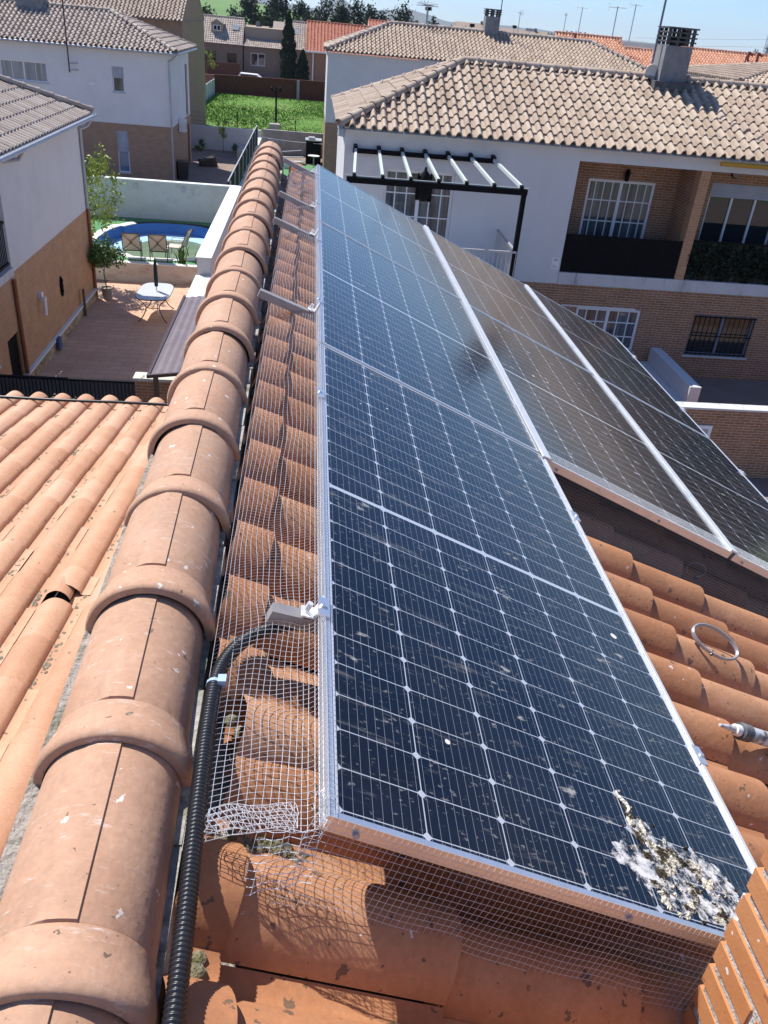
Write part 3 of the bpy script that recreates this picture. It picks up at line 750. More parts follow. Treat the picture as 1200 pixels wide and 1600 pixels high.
dk = MB(); dk.add([(X0, YL0, -1.40 - LS * YL0), (-0.45, YL0, -1.40 - LS * YL0), (-0.45, YE - 0.12, -1.40 - LS * (YE - 0.12)), (X0, YE - 0.12, -1.40 - LS * (YE - 0.12))], [(0, 1, 2, 3)])
dk.build('roof_deck', soot_hole, lroof)  # near-black deck: the gloom in the broken tile's hole is put into colour
# broken tile: its far part is left, a shard lies tilted over the hole
by = YL0 + bj * exl * math.cos(la); bx = X0 + bi * 0.245
bz = lambda y: -1.292 - LS * y - 0.060
bt = MB()
tiles(bt, (bx, by + 0.20, bz(by + 0.20) + 0.006), (1, 0, 0), (0, math.cos(la), -math.sin(la)), 1, 1, 0.245, 0.20, profile_edge(0.245, 0.76, 0.066, 11), lift=0.004)
tiles(bt, (bx + 0.015, by + 0.06, bz(by + 0.10) + 0.045), (1, 0.25, -0.10), (-0.08, math.cos(la), -math.sin(la) - 0.10), 1, 1, 0.150, 0.20, profile(0.150, 1.0, 0.062, 10), lift=0.0)
q_ = bt.build('broken_tile', terra_l, lroof, smooth=55); q_['label'] = 'broken tile with a dark hole under its shard'
dm_ = MB(); rd = random.Random(31)         # leaf dirt and grit gathered along the channels
for i in range(NC):
    y = -1.0
    while y < YE - 0.5:
        y += rd.expovariate(1 / 0.55)
        n_ = rd.randint(3, 16)
        for q in range(n_):
            r = rd.uniform(0.003, 0.012); yy = y + rd.gauss(0, 0.10); xx = X0 + i * 0.245 + 0.190 + rd.uniform(0.004, 0.046) * rd.random() ** 0.5
            dm_.lathe((xx, yy, -1.353 - LS * yy), [(0.001, 0.0), (r, 0.001), (r * 0.7, r * 0.4), (0.001, r * 0.5)], 6)
            k = len(dm_.v) - 24
            st_ = rd.uniform(1.0, 2.6)
            for a in range(k, len(dm_.v)):
                x_, y_, z_ = dm_.v[a]; dm_.v[a] = (x_ + rd.uniform(-.2, .2) * r, yy + (y_ - yy) * st_, z_)
dm_.build('channel_dirt', M('leaf_dirt', (0.13, 0.11, 0.075), (0.26, 0.23, 0.17), scale=60, rough=1.0, stain=(0.12, 0.13, 0.05), sscale=9), lroof)['kind'] = 'stuff'
lw2 = MB(); lw2.box(X0 + 0.4, -0.47, YL0, YE - 0.55, G, -2.95); lw2.build('lower_wall', brick_lt, house, uv=True)
ec = MB(); cy = YE - 0.30
ec.tube([(X0 + 0.1 + 0.35 * i, cy, -1.292 - LS * cy + 0.016 + 0.004 * math.sin(i * 1.7)) for i in range(13)], 0.016, 8)
ec.build('eave_cable', black_pl, house, smooth=60)

dm_ = MB()
for i in range(36):
    for q in range(34):
        r = rd.uniform(0.003, 0.010); u = -1.576 + i * 0.245 + 0.200 + rd.uniform(0, 0.04); v = 1.0 + rd.random() * 2.1
        dm_.lathe(pw(v, u, -0.262 + 0.010 * (((v + 0.5) / 0.405) % 1.0) + 0.002), [(0.001, 0.0), (r, 0.001), (r * 0.7, r * 0.4), (0.001, r * 0.5)], 6)
dm_.build('channel_dirt', bpy.data.materials['leaf_dirt'], roof)['kind'] = 'stuff'
# ridge caps: collar at the near end of each, a raised band along the crown
def cap_mesh():
    mb = MB(); mb.tone = []
    lp = [(0.000, 0.117), (0.000, 0.1285), (0.003, 0.1325), (0.010, 0.1355), (0.022, 0.1360), (0.036, 0.1330), (0.052, 0.1285), (0.070, 0.1240), (0.086, 0.1212), (0.098, 0.1198), (0.100, 0.1178), (0.102, 0.1186), (0.25, 0.1172), (0.46, 0.1150)]
    an = [-1.66 + 3.32 * i / 30 for i in range(31)]
    an = sorted(an + [0.205, 0.215])
    for t, r in lp:
        for a in an:
            rr = r + (0.0042 if (-0.20 < a < 0.21 and 0.1015 < t) else 0) + (0.002 if (-0.27 < a <= -0.20 and t > .1015) else 0)
            mb.v.append((rr * math.sin(a), t, rr * math.cos(a)))
    k = len(an)
    mb.f = [(i * k + j, i * k + j + 1, (i + 1) * k + j + 1, (i + 1) * k + j) for i in range(len(lp) - 1) for j in range(k - 1)]
    # thickness of the lower edges
    for j in (0, k - 1):
        o = len(mb.v)
        for i in range(len(lp)):
            x, y, z = mb.v[i * k + j]; mb.v.append((x * 0.86, y, z * 0.86 - 0.0))
        mb.f += [(i * k + j, (i + 1) * k + j, o + i + 1, o + i) for i in range(len(lp) - 1)]
    mb.tone = [0.5] * len(mb.f)
    return mb
cm = cap_mesh()
cap0 = None
for k in range(-2, 18):
    y = 0.135 + 0.410 * k + random.uniform(-0.006, 0.006)
    if cap0 is None: c = cap0 = cm.build('ridge_cap', cap_m, house, smooth=38, local=True)
    else:
        c = cap0.copy(); COL.objects.link(c); c.parent = house
    c.location = V((-0.365 - 0.0095 * y + random.uniform(-0.004, 0.004), y, -0.102 + random.uniform(-0.004, 0.004))) - V((0, 3.0, G))
    c.rotation_euler = (random.uniform(-0.012, 0.006), random.uniform(-0.02, 0.02), 0.0095 + random.uniform(-0.012, 0.012))
# mortar bed under the caps
for s_ in (-1, 1):
    mbed = MB()
    for i in range(48):
        y0 = -1.2 + i * 0.175; x = -0.365 - 0.0095 * y0 + s_ * (0.098 if s_ > 0 else 0.066)
        mbed.box(x - 0.030 + random.uniform(-.006, .006), x + 0.030 + random.uniform(-.006, .006), y0, y0 + 0.174, -0.34, -0.098 + random.uniform(-0.012, 0.006))
    mbed.build('ridge_mortar', mortar_m, house)

# brick chimney at the lower right: real courses with raked joints
ch = MB(); jm = MB()
cx0, cy1 = 0.700, -0.055
for r in range(26):
    z = -0.86 + r * 0.068
    off = 0.0
    y = cy1
    first = 0.245 if r % 2 else 0.118
    while y > -0.95:
        l_ = first if y == cy1 else 0.238
        dx = random.uniform(-0.003, 0.003)
        ch.box(cx0 + dx, cx0 + 0.115, y - l_, y, z, z + 0.0465 + random.uniform(-.002, .002))
        y -= l_ + 0.016
    x = cx0 + 0.127
    while x < cx0 + 0.5:
        ch.box(x, x + 0.115, cy1 - 0.115, cy1 + random.uniform(-0.003, 0.003), z, z + 0.052); x += 0.127
jm.box(cx0 + 0.0035, cx0 + 0.50, -0.95, cy1 - 0.010, -0.95, 0.86)
cho = ch.build('chimney', brick_near, house)
cho['label'] = 'orange brick chimney with rough grey joints at the roof edge'
jm.build('mortar', M('pale_joint_mortar', (0.40, 0.38, 0.35), (0.56, 0.54, 0.50), scale=40, rough=1.0, bump=0.8, bscale=120, stain=(0.20, 0.20, 0.15), sscale=16, slo=0.5, shi=0.62), cho)
fl = MB()
for i in range(14):
    y = cy1 + 0.03 - i * 0.06; c = V((cx0 - 0.01 + random.uniform(-.02, .01), y, -0.235 * 0 - 0.60 + random.uniform(-0.02, 0.02))); r = random.uniform(0.03, 0.055)
    fl.lathe(c, [(0.001, -r), (r, -r * .3), (r * .8, r * .4), (0.001, r * .7)], 8)
fl.build('flashing_mortar', mortar_m, cho, smooth=50)

# ================================================================= SOLAR PANELS
def make_panel():
    root = thing('solar_panel', '', 'solar panel', (0, 0, 0), 'solar panels on the roof', (0, PITCH, 0))
    f = MB(); t, hh = 0.011, 0.035
    f.box(0, t, 0, LP, -hh, 0.0); f.box(WP - t, WP, 0, LP, -hh, 0.0)
    f.box(t, WP - t, 0, t, -hh, 0.0); f.box(t, WP - t, LP - t, LP, -hh, 0.0)
    f.build('frame', alu, root, local=True)
    g = MB(); g.box(t, WP - t, t, LP - t, -0.030, -0.0025); g.build('cell_glass', panel_m, root, local=True)
    for vx in (0.0, WP):
        for uy in (0.52, 1.66):
            c = MB(); s_ = -1 if vx == 0 else 1
            c.box(min(vx - 0.008 * s_, vx + 0.018 * s_), max(vx - 0.008 * s_, vx + 0.018 * s_), uy - 0.03, uy + 0.03, 0.001, 0.006)
            c.lathe((vx + 0.008 * s_, uy, 0.006), [(0.006, 0), (0.006, 0.005), (0.001, 0.005)], 8)
            c.build('clamp', alu, root, local=True)
    bo = MB()
    for vx in (0.06, 0.62):
        bo = MB(); bo.tube([(vx, 0.001, -0.022), (vx, -0.006, -0.022)], 0.006, 8); bo.build('frame_bolt', zinc, root, local=True)
    return root
gp_ = 0.02
proto = make_panel()
labs = {(0, 0): 'nearest solar panel, splattered with bird droppings, beside the brick chimney',
        (0, 1): 'middle solar panel of the row along the ridge, reflecting blue sky',
        (0, 2): 'farthest solar panel of the row along the ridge, pointing at the pergola',
        (1, 0): 'solar panel in the middle row, its near edge hung with mesh above bare tiles',
        (1, 1): 'far solar panel of the middle row, mirroring the pale house wall',
        (2, 0): 'near solar panel of the lowest row, at the right roof edge',
        (2, 1): 'far solar panel of the lowest row, below the barred house windows'}
first = True
for col, n_ in ((0, 3), (1, 2), (2, 2)):
    for k in range(n_):
        u0 = k * (LP + gp_) if col == 0 else (LP + gp_) - 0.045 + k * (LP + gp_)
        loc = pw(col * (WP + gp_), u0, 0.0 if col == 0 else 0.002)
        if first:
            proto.location = loc; proto['label'] = labs[(0, 0)]; WLOC[proto.name] = loc; first = False
        else: dup(proto, loc, labs[(col, k)])
# pale cover strips closing the two long gaps between the rows
for i, (v0, u0, u1, lb) in enumerate(((WP + gp_ / 2, 0.02, 6.47, 'long pale metal strip along the lower edge of the ridge row of panels'), (2 * WP + 1.5 * gp_, LP - 0.02, 6.43, 'long pale metal strip between the middle and lowest panel rows'))):
    s_ = MB()
    if i == 0:
        s_.prism([pw(WP - 0.005, u0, 0.0015), pw(WP + 0.006, u0, 0.0015), pw(WP + 0.006, u0, 0.004), pw(WP - 0.005, u0, 0.004)], (0, LP + 0.02 - u0 - 0.06, 0))
        s_.prism([pw(WP - 0.010, LP - 0.03, 0.004), pw(WP + 0.030, LP - 0.03, 0.004), pw(WP + 0.030, LP - 0.03, 0.012), pw(WP - 0.010, LP - 0.03, 0.012)], (0, u1 - LP + 0.03, 0))
    else:
        s_.prism([pw(v0 - 0.018, u0, 0.004), pw(v0 + 0.018, u0, 0.004), pw(v0 + 0.018, u0, 0.012), pw(v0 - 0.018, u0, 0.012)], (0, u1 - u0, 0))
    tag(s_.build('cover_strip', alu_w), lb, 'metal strip', 'cover strips between panel rows')

# mounting rails
rail_m = M('weathered_rail', (0.27, 0.25, 0.245), (0.36, 0.34, 0.33), scale=12, rough=0.5, metal=0.25)
rl = ['shortest mounting rail, under the mesh nearest the corrugated conduit', 'grey mounting rail second from the near end, sticking out under the ridge',
      'grey mounting rail in the middle, its end tucked under the ridge', 'grey mounting rail just short of the farthest one', 'farthest grey mounting rail, at the far end of the ridge']
for u0, v0, lb in ((0.545, -0.10, rl[0]), (2.64, -0.255, rl[1]), (4.06, -0.255, rl[2]), (4.86, -0.255, rl[3]), (6.24, -0.27, rl[4])):
    r = MB()
    sk = -0.10
    def rp(v, du, h): return pw(v, u0 + du + v * -sk * 2.2, h)
    v1 = 1.075 if u0 < 1 else 1.02
    a, b = (-0.055, -0.012)
    r.add([rp(v0, -0.035, a), rp(v0, 0.0, b), rp(v0, 0.045, b), rp(v0, 0.045, -0.075), rp(v0, -0.03, -0.078),
           rp(v1, -0.035, a - .03), rp(v1, 0.0, b - .03), rp(v1, 0.045, b - .03), rp(v1, 0.045, -0.105), rp(v1, -0.03, -0.108)] if False else
          [rp(v0, -0.016, -0.076), rp(v0, -0.016, -0.044), rp(v0, 0.016, -0.044), rp(v0, 0.016, -0.076), rp(v1, -0.020, -0.082), rp(v1, -0.020, -0.040), rp(v1, 0.020, -0.040), rp(v1, 0.020, -0.082)],
          [(0, 1, 2, 3), (7, 6, 5, 4), (0, 4, 5, 1), (1, 5, 6, 2), (2, 6, 7, 3), (3, 7, 4, 0)])
    ro = tag(r.build('mounting_rail', rail_m), lb, 'rail', 'mounting rails under the panels')
    b_ = MB(); c = rp(-0.03, 0.0, -0.03)
    b_.prism([rp(-0.038, -0.018, -0.039), rp(-0.003, -0.018, -0.039), rp(-0.003, -0.018, 0.003), rp(-0.006, -0.018, 0.003), rp(-0.008, -0.018, -0.035), rp(-0.038, -0.018, -0.035)], (0, 0.036, 0))
    b_.tube([rp(-0.028, 0, -0.030), rp(-0.028, 0, -0.012)], 0.007, 8)
    b_.build('end_bracket', alu_w, ro)

# ---------------------------------------------------------------- bird-proofing wire mesh
def wire_sheet(mb, fn, ns, nt, r=0.00062, sides=3):
    """fn(s, t) -> point; wires along both directions."""
    P_ = [[fn(i / ns, j / nt) for j in range(nt + 1)] for i in range(ns + 1)]
    def strand(pts):
        mb.tube(pts, r, sides, caps=False)
    for i in range(ns + 1): strand(P_[i])
    for j in range(nt + 1): strand([P_[i][j] for i in range(ns + 1)])
def polyline(pts, s):
    L = [0]
    for a, b in zip(pts, pts[1:]): L.append(L[-1] + math.hypot(b[0] - a[0], b[1] - a[1]))
    d = s * L[-1]
    for i in range(len(pts) - 1):
        if d <= L[i + 1] + 1e-9:
            f = (d - L[i]) / (L[i + 1] - L[i]); return (pts[i][0] + (pts[i + 1][0] - pts[i][0]) * f, pts[i][1] + (pts[i + 1][1] - pts[i][1]) * f)
    return pts[-1]
prof_m = [(0.012, 0.004), (-0.004, 0.004), (-0.007, -0.036), (-0.030, -0.066), (-0.070, -0.088), (-0.115, -0.108), (-0.155, -0.135), (-0.175, -0.165)]
mesh_root = thing('wire_mesh', 'long strip of silver wire mesh between the ridge tiles and the panels', 'wire mesh', pw(-0.09, 3.2, -0.12), 'bird wire meshes')
def strip_fn(u0, u1):
    def fn(s, t):
        u = u0 + (u1 - u0) * t
        v, h = polyline(prof_m, s)
        k = math.sin(PI * min(1, max(0, (s - 0.25) / 0.75)))
        h += k * (0.012 * math.sin(u * 3.1 + 1) + 0.008 * math.sin(u * 7.7 + s * 5) + 0.006 * math.sin(u * 19 + s * 9))
        for rr in (2.62, 4.03, 4.82, 6.2):
            h += k * 0.030 * math.exp(-((u - rr) / 0.10) ** 2)
        h += k * 0.018 * math.exp(-((u - 0.52) / 0.08) ** 2)
        v += k * 0.006 * math.sin(u * 5.3)
        return pw(v, u + 0.012 * k * math.sin(u * 2.3 + s * 4), h)
    return fn
ms = MB(); wire_sheet(ms, strip_fn(-0.004, 6.44), 20, 500)
ms.build('mesh_panel', wire_m, mesh_root)
ms = MB()
def fold_fn(s, t):                           # doubled-over end of the strip
    v, h = polyline(prof_m[3:7], t)
    return pw(v + 0.003 * math.sin(s * 9 + v * 130), 0.002 + 0.050 * s + 0.003 * math.sin(v * 70 + s * 4), h + 0.010 + 0.004 * math.sin(s * 5 + v * 70))
wire_sheet(ms, fold_fn, 5, 15)
def fold2(s, t):
    v, h = polyline(prof_m[3:7], min(1, max(0, t + (s - 0.5) * 0.22)))
    return pw(v, 0.004 + 0.046 * s + 0.003 * math.sin(v * 88), h + 0.016)
wire_sheet(ms, fold2, 4, 14)
def drape(s, t):                             # flap falling from the panel corner towards the tiles
    v = -0.085 + 0.085 * t; h = -0.08 + 0.045 * t
    return pw(v + s * 0.02 + 0.003 * math.sin(t * 20), -0.002 - 0.040 * s + 0.003 * math.sin(t * 14 + s * 3), h - s * (0.10 - 0.03 * t))
wire_sheet(ms, drape, 8, 7)
rg = random.Random(11)
for i in range(26):                          # crumpled ends knotted at the panel's corner
    p = pw(rg.uniform(-0.02, 0.012), rg.uniform(-0.006, 0.05), rg.uniform(-0.03, 0.008)); pts = [p]
    for k in range(5): pts.append(pts[-1] + V((rg.uniform(-.007, .006), rg.uniform(-.009, .009), rg.uniform(-.008, .006))))
    ms.tube(pts, 0.0005, 3, caps=False)
ms.build('folded_edge', wire_m, mesh_root)
def skirt(label, v0, v1, u0, over, drop, slant, seed):
    root = thing('wire_mesh', label, 'wire mesh', pw((v0 + v1) / 2, u0, -0.1), 'bird wire meshes')
    pr = [(over, 0.003), (-0.0045, 0.003), (-0.007, -0.037), (-slant * 0.4, -0.07), (-slant, -drop)]
    def fn(s, t):
        v = v0 + (v1 - v0) * t
        u, h = polyline(pr, s); k = max(0, (s - 0.35))
        return pw(v + 0.003 * math.sin(v * 21 + s * 3), u0 + u + k * 0.006 * math.sin(v * 7 + seed) + k * 0.003 * math.sin(v * 23), h + (0.006 * k * math.sin(v * 9 + seed) - 0.004 * k * math.sin(v * 37)))
    mb = MB(); L = sum(math.hypot(b[0] - a[0], b[1] - a[1]) for a, b in zip(pr, pr[1:]))
    wire_sheet(mb, fn, int(L / 0.0127), int((v1 - v0) / 0.0127), r=0.00038)
    mb.build('mesh_panel', wire_m, root)
    return root
skirt('wire mesh hanging from the near edge of the closest panel', -0.02, 1.03, 0.0, -0.003, 0.205, 0.045, 0.0)
s2 = skirt('wire mesh hanging below the near edge of the middle and lowest panel rows', WP + 0.03, 3 * WP + 0.02, LP + gp_ - 0.045, 0.105, 0.215, 0.03, 2.0)
loop = MB(); c = pw(2.02, 2.11, -0.10)
loop.tube([pw(2.0 + 0.05 * math.sin(a), 2.115, -0.09 - 0.07 * (1 - math.cos(a)) * 0.5 - 0.02) for a in [-2.6 + 5.2 * i / 20 for i in range(21)]], 0.0009, 4)
loop.build('loose_wire', wire_m, s2)

# ---------------------------------------------------------------- conduit along the ridge
cd = thing('corrugated_conduit', 'black corrugated conduit running beside the ridge into the wire mesh', 'conduit', (-0.2, 0.0, -0.05))
ctrl = [(-0.185, -0.85, -0.062), (-0.196, -0.5, -0.055), (-0.202, -0.2, -0.052), (-0.210, 0.05, -0.052), (-0.214, 0.28, -0.055), (-0.205, 0.40, -0.058), (-0.172, 0.475, -0.058), (-0.12, 0.520, -0.058), (-0.05, 0.545, -0.062), (0.03, 0.56, -0.10), (0.10, 0.57, -0.15)]
def cat(P_, n):
    out = []; P_ = [V(p) for p in P_]
    for i in range(len(P_) - 1):
        p0, p1, p2, p3 = P_[max(i - 1, 0)], P_[i], P_[i + 1], P_[min(i + 2, len(P_) - 1)]
        for k in range(n):
            t = k / n
            out.append(0.5 * ((2 * p1) + (-p0 + p2) * t + (2 * p0 - 5 * p1 + 4 * p2 - p3) * t * t + (-p0 + 3 * p1 - 3 * p2 + p3) * t ** 3))
    out.append(P_[-1]); return out
pth = cat(ctrl, 40); dense = [pth[0]]; step = 0.0019; acc = 0.0
for a, b in zip(pth, pth[1:]):
    L = (b - a).length; d = step - acc
    while d <= L: dense.append(a + (b - a) * (d / L)); d += step
    acc = L - (d - step)
rads = [0.0152 if (i % 4) in (0, 1) else 0.0122 for i in range(len(dense))]
cb = MB(); cb.tube(dense, rads, 12); cb.build('corrugated_tube', black_pl, cd, smooth=70)
zt = MB(); i0 = min(range(len(dense)), key=lambda i: abs(dense[i].y - 0.345)); zt.tube([dense[i0], dense[i0 + 4]], 0.0175, 12); zt.box(dense[i0].x + 0.006, dense[i0].x + 0.022, dense[i0].y - 0.004, dense[i0].y + 0.016, dense[i0].z + 0.006, dense[i0].z + 0.018)
zt.build('cable_tie', zip_m, cd)

# ---------------------------------------------------------------- droppings, wire coil, sealant tube
rg = random.Random(21)
dd = thing('bird_droppings', 'heap of dried white and brown bird droppings on the panel corner by the chimney', 'droppings', pw(0.80, 0.2, 0.0))
def blob(mb, v, u, rv, ru, h, sd):
    r_ = random.Random(sd); n = 26; rings = 5; o = len(mb.v)
    fr = [1 + 0.22 * math.sin(2 * 2 * PI * k / n + r_.uniform(0, 6)) * 1 + r_.uniform(-0.25, 0.25) for k in range(n)]
    mb.v.append(tuple(pw(v, u, h - 0.001)))
    for q in range(1, rings + 1):
        f = q / rings
        for k in range(n):
            a = 2 * PI * k / n; hh = h * (1 - f ** 2) * r_.uniform(0.5, 1.3) if q < rings else -0.0022
            mb.v.append(tuple(pw(v + rv * f * fr[k] * math.cos(a), u + ru * f * fr[k] * math.sin(a), hh - 0.001)))
    for k in range(n): mb.f.append((o, o + 1 + k, o + 1 + (k + 1) % n))
    for q in range(rings - 1):
        for k in range(n):
            a = o + 1 + q * n; mb.f.append((a + k, a + (k + 1) % n, a + n + (k + 1) % n, a + n + k))
db = MB()
def P2(x, y):                                # photo measurements of the heap were taken on the glass plane
    return x, y
heap = [(0.700, 0.215, .016, .040), (0.715, 0.185, .026, .030), (0.745, 0.165, .028, .028), (0.775, 0.160, .030, .026), (0.765, 0.125, .026, .030), (0.735, 0.120, .022, .026),
        (0.830, 0.150, .030, .022), (0.850, 0.128, .020, .022), (0.725, 0.060, .026, .024), (0.775, 0.045, .024, .020), (0.800, 0.085, .018, .020), (0.865, 0.045, .026, .020)]
lump_m = M('dark_dung', (0.62, 0.58, 0.48), (0.70, 0.66, 0.57), scale=40, rough=1.0, bump=1.0, bscale=160, stain=(0.045, 0.035, 0.02), sscale=17, slo=0.44, shi=0.50)
for i, (v, u, a, b) in enumerate(heap):
    for k in range(4): blob(db, v + rg.gauss(0, a * .45), max(0.022, u + rg.gauss(0, b * .45)), a * rg.uniform(.28, .65), b * rg.uniform(.28, .65), 0.0028, i * 7 + k)
for i in range(60):
    v, u, a, b = rg.choice(heap); r = rg.uniform(0.002, 0.006)
    blob(db, v + rg.gauss(0, 0.035), max(0.02, u + rg.gauss(0, 0.04)), r, r * rg.uniform(.7, 1.6), 0.003, i + 90)
db.build('dried_heap', lump_m, dd, smooth=60)['kind'] = 'stuff'
# chalky film round the heap: thin flakes with bare glass between them
fm, fn_, fl_, fb_ = newmat('chalky_film')
ft = fn_.new('ShaderNodeTexCoord'); fz = fn_.new('ShaderNodeTexNoise'); fz.inputs['Scale'].default_value = 30; fz.inputs['Detail'].default_value = 10; fz.inputs['Roughness'].default_value = 0.78
fl_.new(ft.outputs['Object'], fz.inputs['Vector']); fr_2 = fn_.new('ShaderNodeMapRange'); fr_2.inputs['From Min'].default_value = 0.46; fr_2.inputs['From Max'].default_value = 0.58; fr_2.inputs['To Max'].default_value = 0.95
fl_.new(fz.outputs['Fac'], fr_2.inputs['Value']); fl_.new(fr_2.outputs['Result'], fb_.inputs['Alpha'])
fb_.inputs['Base Color'].default_value = (0.66, 0.67, 0.68, 1); fb_.inputs['Roughness'].default_value = 0.95
fmb = MB()
def patch(mb, v, u, rv, ru, h, sd):
    r_ = random.Random(sd); n = 30; o = len(mb.v); ph = [r_.uniform(0, 6) for _ in range(4)]
    mb.v.append(tuple(pw(v, u, h)))
    for k in range(n):
        a = 2 * PI * k / n; f = 1 + 0.18 * math.sin(2 * a + ph[0]) + 0.14 * math.sin(3 * a + ph[1]) + 0.10 * math.sin(7 * a + ph[2]) + 0.08 * math.sin(11 * a + ph[3])
        mb.v.append(tuple(pw(v + rv * f * math.cos(a), max(0.014, u + ru * f * math.sin(a)), h)))
    for k in range(n): mb.f.append((o, o + 1 + k, o + 1 + (k + 1) % n))
for i, (v, u, a, b) in enumerate(((0.665, 0.125, .045, .040), (0.700, 0.080, .045, .040), (0.735, 0.105, .05, .05), (0.790, 0.090, .045, .045), (0.820, 0.055, .05, .035), (0.735, 0.050, .05, .028), (0.875, 0.095, .035, .06), (0.920, 0.070, .03, .05), (0.900, 0.140, .03, .035), (0.780, 0.155, .05, .035), (0.720, 0.200, .03, .035), (0.850, 0.160, .03, .03))):
    patch(fmb, v, u, a, b, -0.0014 + i * 0.00008, i + 3)
fmb.build('chalky_film', fm, dd)
sq = MB(); sq.tube([pw(0.695 + 0.010 * math.sin(i * 0.9), 0.235 + i * 0.009, 0.001) for i in range(7)], [0.003, 0.004, 0.004, 0.005, 0.004, 0.003, 0.001], 6); sq.build('dried_streak', dung_m, dd, smooth=60)

wc = thing('wire_coil', 'small ring of coiled grey wire lying on the right hand tiles', 'wire coil', pw(1.775, 1.505, -0.16))
wcm = MB(); ec_ = pw(1.745, 1.465, -0.135)
A_, B_ = V((cp, 0, -sp)), V((0.10, 0.90, 0.42)).normalized()
A_ = (A_ - B_ * A_.dot(B_)).normalized(); A_ = (A_ + V((0, -0.35, 0))).normalized(); B_ = (B_ - A_ * A_.dot(B_)).normalized()
pts = []
for i in range(61 * 5):
    a = 2 * PI * i / 60; k = i / 60
    pts.append(ec_ + A_ * math.cos(a) * (0.098 + 0.002 * math.sin(k * 2.1)) + B_ * math.sin(a) * (0.058 + 0.002 * math.cos(k * 1.7)) + A_.cross(B_) * (0.0035 * math.sin(k * 5.0)))
wcm.tube(pts, 0.0042, 6); wcm.build('wire_winding', M('grey_coated_wire', (0.30, 0.31, 0.33), (0.38, 0.39, 0.41), scale=20, rough=0.35, metal=0.4), wc, smooth=60)
tw = MB(); tw.tube([ec_ - B_ * 0.050 - A_ * 0.01, ec_ - B_ * 0.066 - A_ * 0.01], 0.006, 8); tw.build('wire_tie', black_pl, wc)

st = thing('sealant_tube', 'smeared sealant cartridge with its nozzle lying on the tiles at the right', 'sealant tube', pw(1.6, 0.94, -0.15))
p0, p1 = pw(1.455, 0.915, -0.132), pw(1.90, 0.985, -0.140)
dr = (p1 - p0).normalized()
m_ = MB(); m_.tube([p0 + dr * 0.105, p0 + dr * 0.33], 0.0245, 20); m_.build('cartridge_body', sealant_m, st, smooth=50)
m_ = MB(); m_.tube([p0, p0 + dr * 0.02, p0 + dr * 0.05, p0 + dr * 0.078], [0.005, 0.007, 0.010, 0.014], 14); m_.build('nozzle', sealant_m, st, smooth=50)
m_ = MB(); m_.tube([p0 + dr * 0.066, p0 + dr * 0.070, p0 + dr * 0.090, p0 + dr * 0.094], [0.010, 0.018, 0.0195, 0.012], 16); m_.build('nozzle_nut', white_pl, st, smooth=50)
m_ = MB()
for k in range(4): m_.tube([p0 + dr * (0.094 + 0.011 * k), p0 + dr * (0.096 + 0.011 * k), p0 + dr * (0.103 + 0.011 * k), p0 + dr * (0.105 + 0.011 * k)], [0.024, 0.0285, 0.0285, 0.024], 20)
m_.build('gun_collar', M('grey_rubber_collar', (0.05, 0.052, 0.058), (0.16, 0.165, 0.175), scale=60, rough=0.4), st, smooth=50)

# ================================================================= HOUSE ON THE RIGHT
rh = thing('terrace_house', 'large white and brick house with a beige tiled hip roof and pergola terrace', 'house', (8, 20, G))
FY = 20.0; ff = face_front(FY)
FLR = -4.40                                  # underside of the concrete band
w = MB()
wall(w, ff, 0.73, 6.38, FLR, -1.22, holes=[(1.72, 3.42, -4.10, -1.95)], depth=0.18)
wall(w, face_left(0.73), FY, 25.9, FLR, -1.22)
wall(w, face_front(25.9), 0.73, 20, FLR, -1.22)
w.build('wall', grey_st, rh)
w = MB()
wall(w, ff, 0.73, 20, G, FLR, holes=[(7.04, 8.80, -6.10, -4.97), (10.28, 12.03, -6.10, -4.98), (14.0, 15.5, -6.1, -4.98)], depth=0.16)
wall(w, face_left(0.73), FY, 25.9, G, FLR)
bw_ = w.build('brick_wall', brick_or, rh, uv=True); bw_['label'] = 'orange brick ground floor wall'
RY = 21.2
w = MB()
wall(w, face_front(RY), 6.38, 20, -4.10, -1.40, holes=[(7.08, 8.88, -4.05, -1.98), (10.38, 12.35, -4.05, -1.86), (14.6, 16.2, -4.05, -2.0)], depth=0.14)
wall(w, face_left(9.462), FY + 0.302, RY, -4.10, -1.40); wall(w, face_right(6.383), FY + 0.003, RY, -4.10, -1.40); wall(w, face_right(9.708), FY + 0.302, RY, -4.10, -1.40)
rc = w.build('balcony_wall', brick_or, rh, uv=True); rc['label'] = 'brick back wall of the recessed balconies'
w = MB(); w.box(9.46, 9.71, FY - 0.004, FY + 0.30, -4.10, -1.45); w.build('brick_pillar', brick_lt, rh, uv=True)
w = MB(); w.box(6.38, 20, FY - 0.03, FY + 0.10, FLR, -4.10); w.box(6.38, 20, FY + 0.10, RY, FLR + 0.05, -4.12); w.build('balcony_slab', band_m, rh)
w = MB(); w.box(6.38, 20, FY - 0.006, FY + 0.14, -1.45, -1.16); w.box(6.38, 20, FY + 0.14, RY, -1.40, -1.30); w.build('fascia_beam', grey_st, rh)
w = MB(); w.box(0.60, 6.375, FY - 0.10, FY + 0.0, -1.22, -1.12); w.build('eave_moulding', grey_st, rh)
window(rh, ff, 1.72, 3.42, -4.10, -1.95, leaves=2, mun=(2, 3), fw=0.07, depth=0.12, glass=glass_c, shutter=0.0, name='terrace_door')
window(rh, face_front(RY), 7.08, 8.88, -4.05, -1.98, leaves=2, mun=(3, 3), fw=0.07, depth=0.08, glass=glass_c, name='balcony_door', label='white barred balcony door with a pale curtain')
window(rh, face_front(RY), 10.38, 12.35, -4.05, -1.86, leaves=3, mun=(0, 0), fw=0.05, depth=0.08, glass=glass_d, shutter=0.16, name='balcony_door', label='plain glazed balcony door under a grey shutter box')
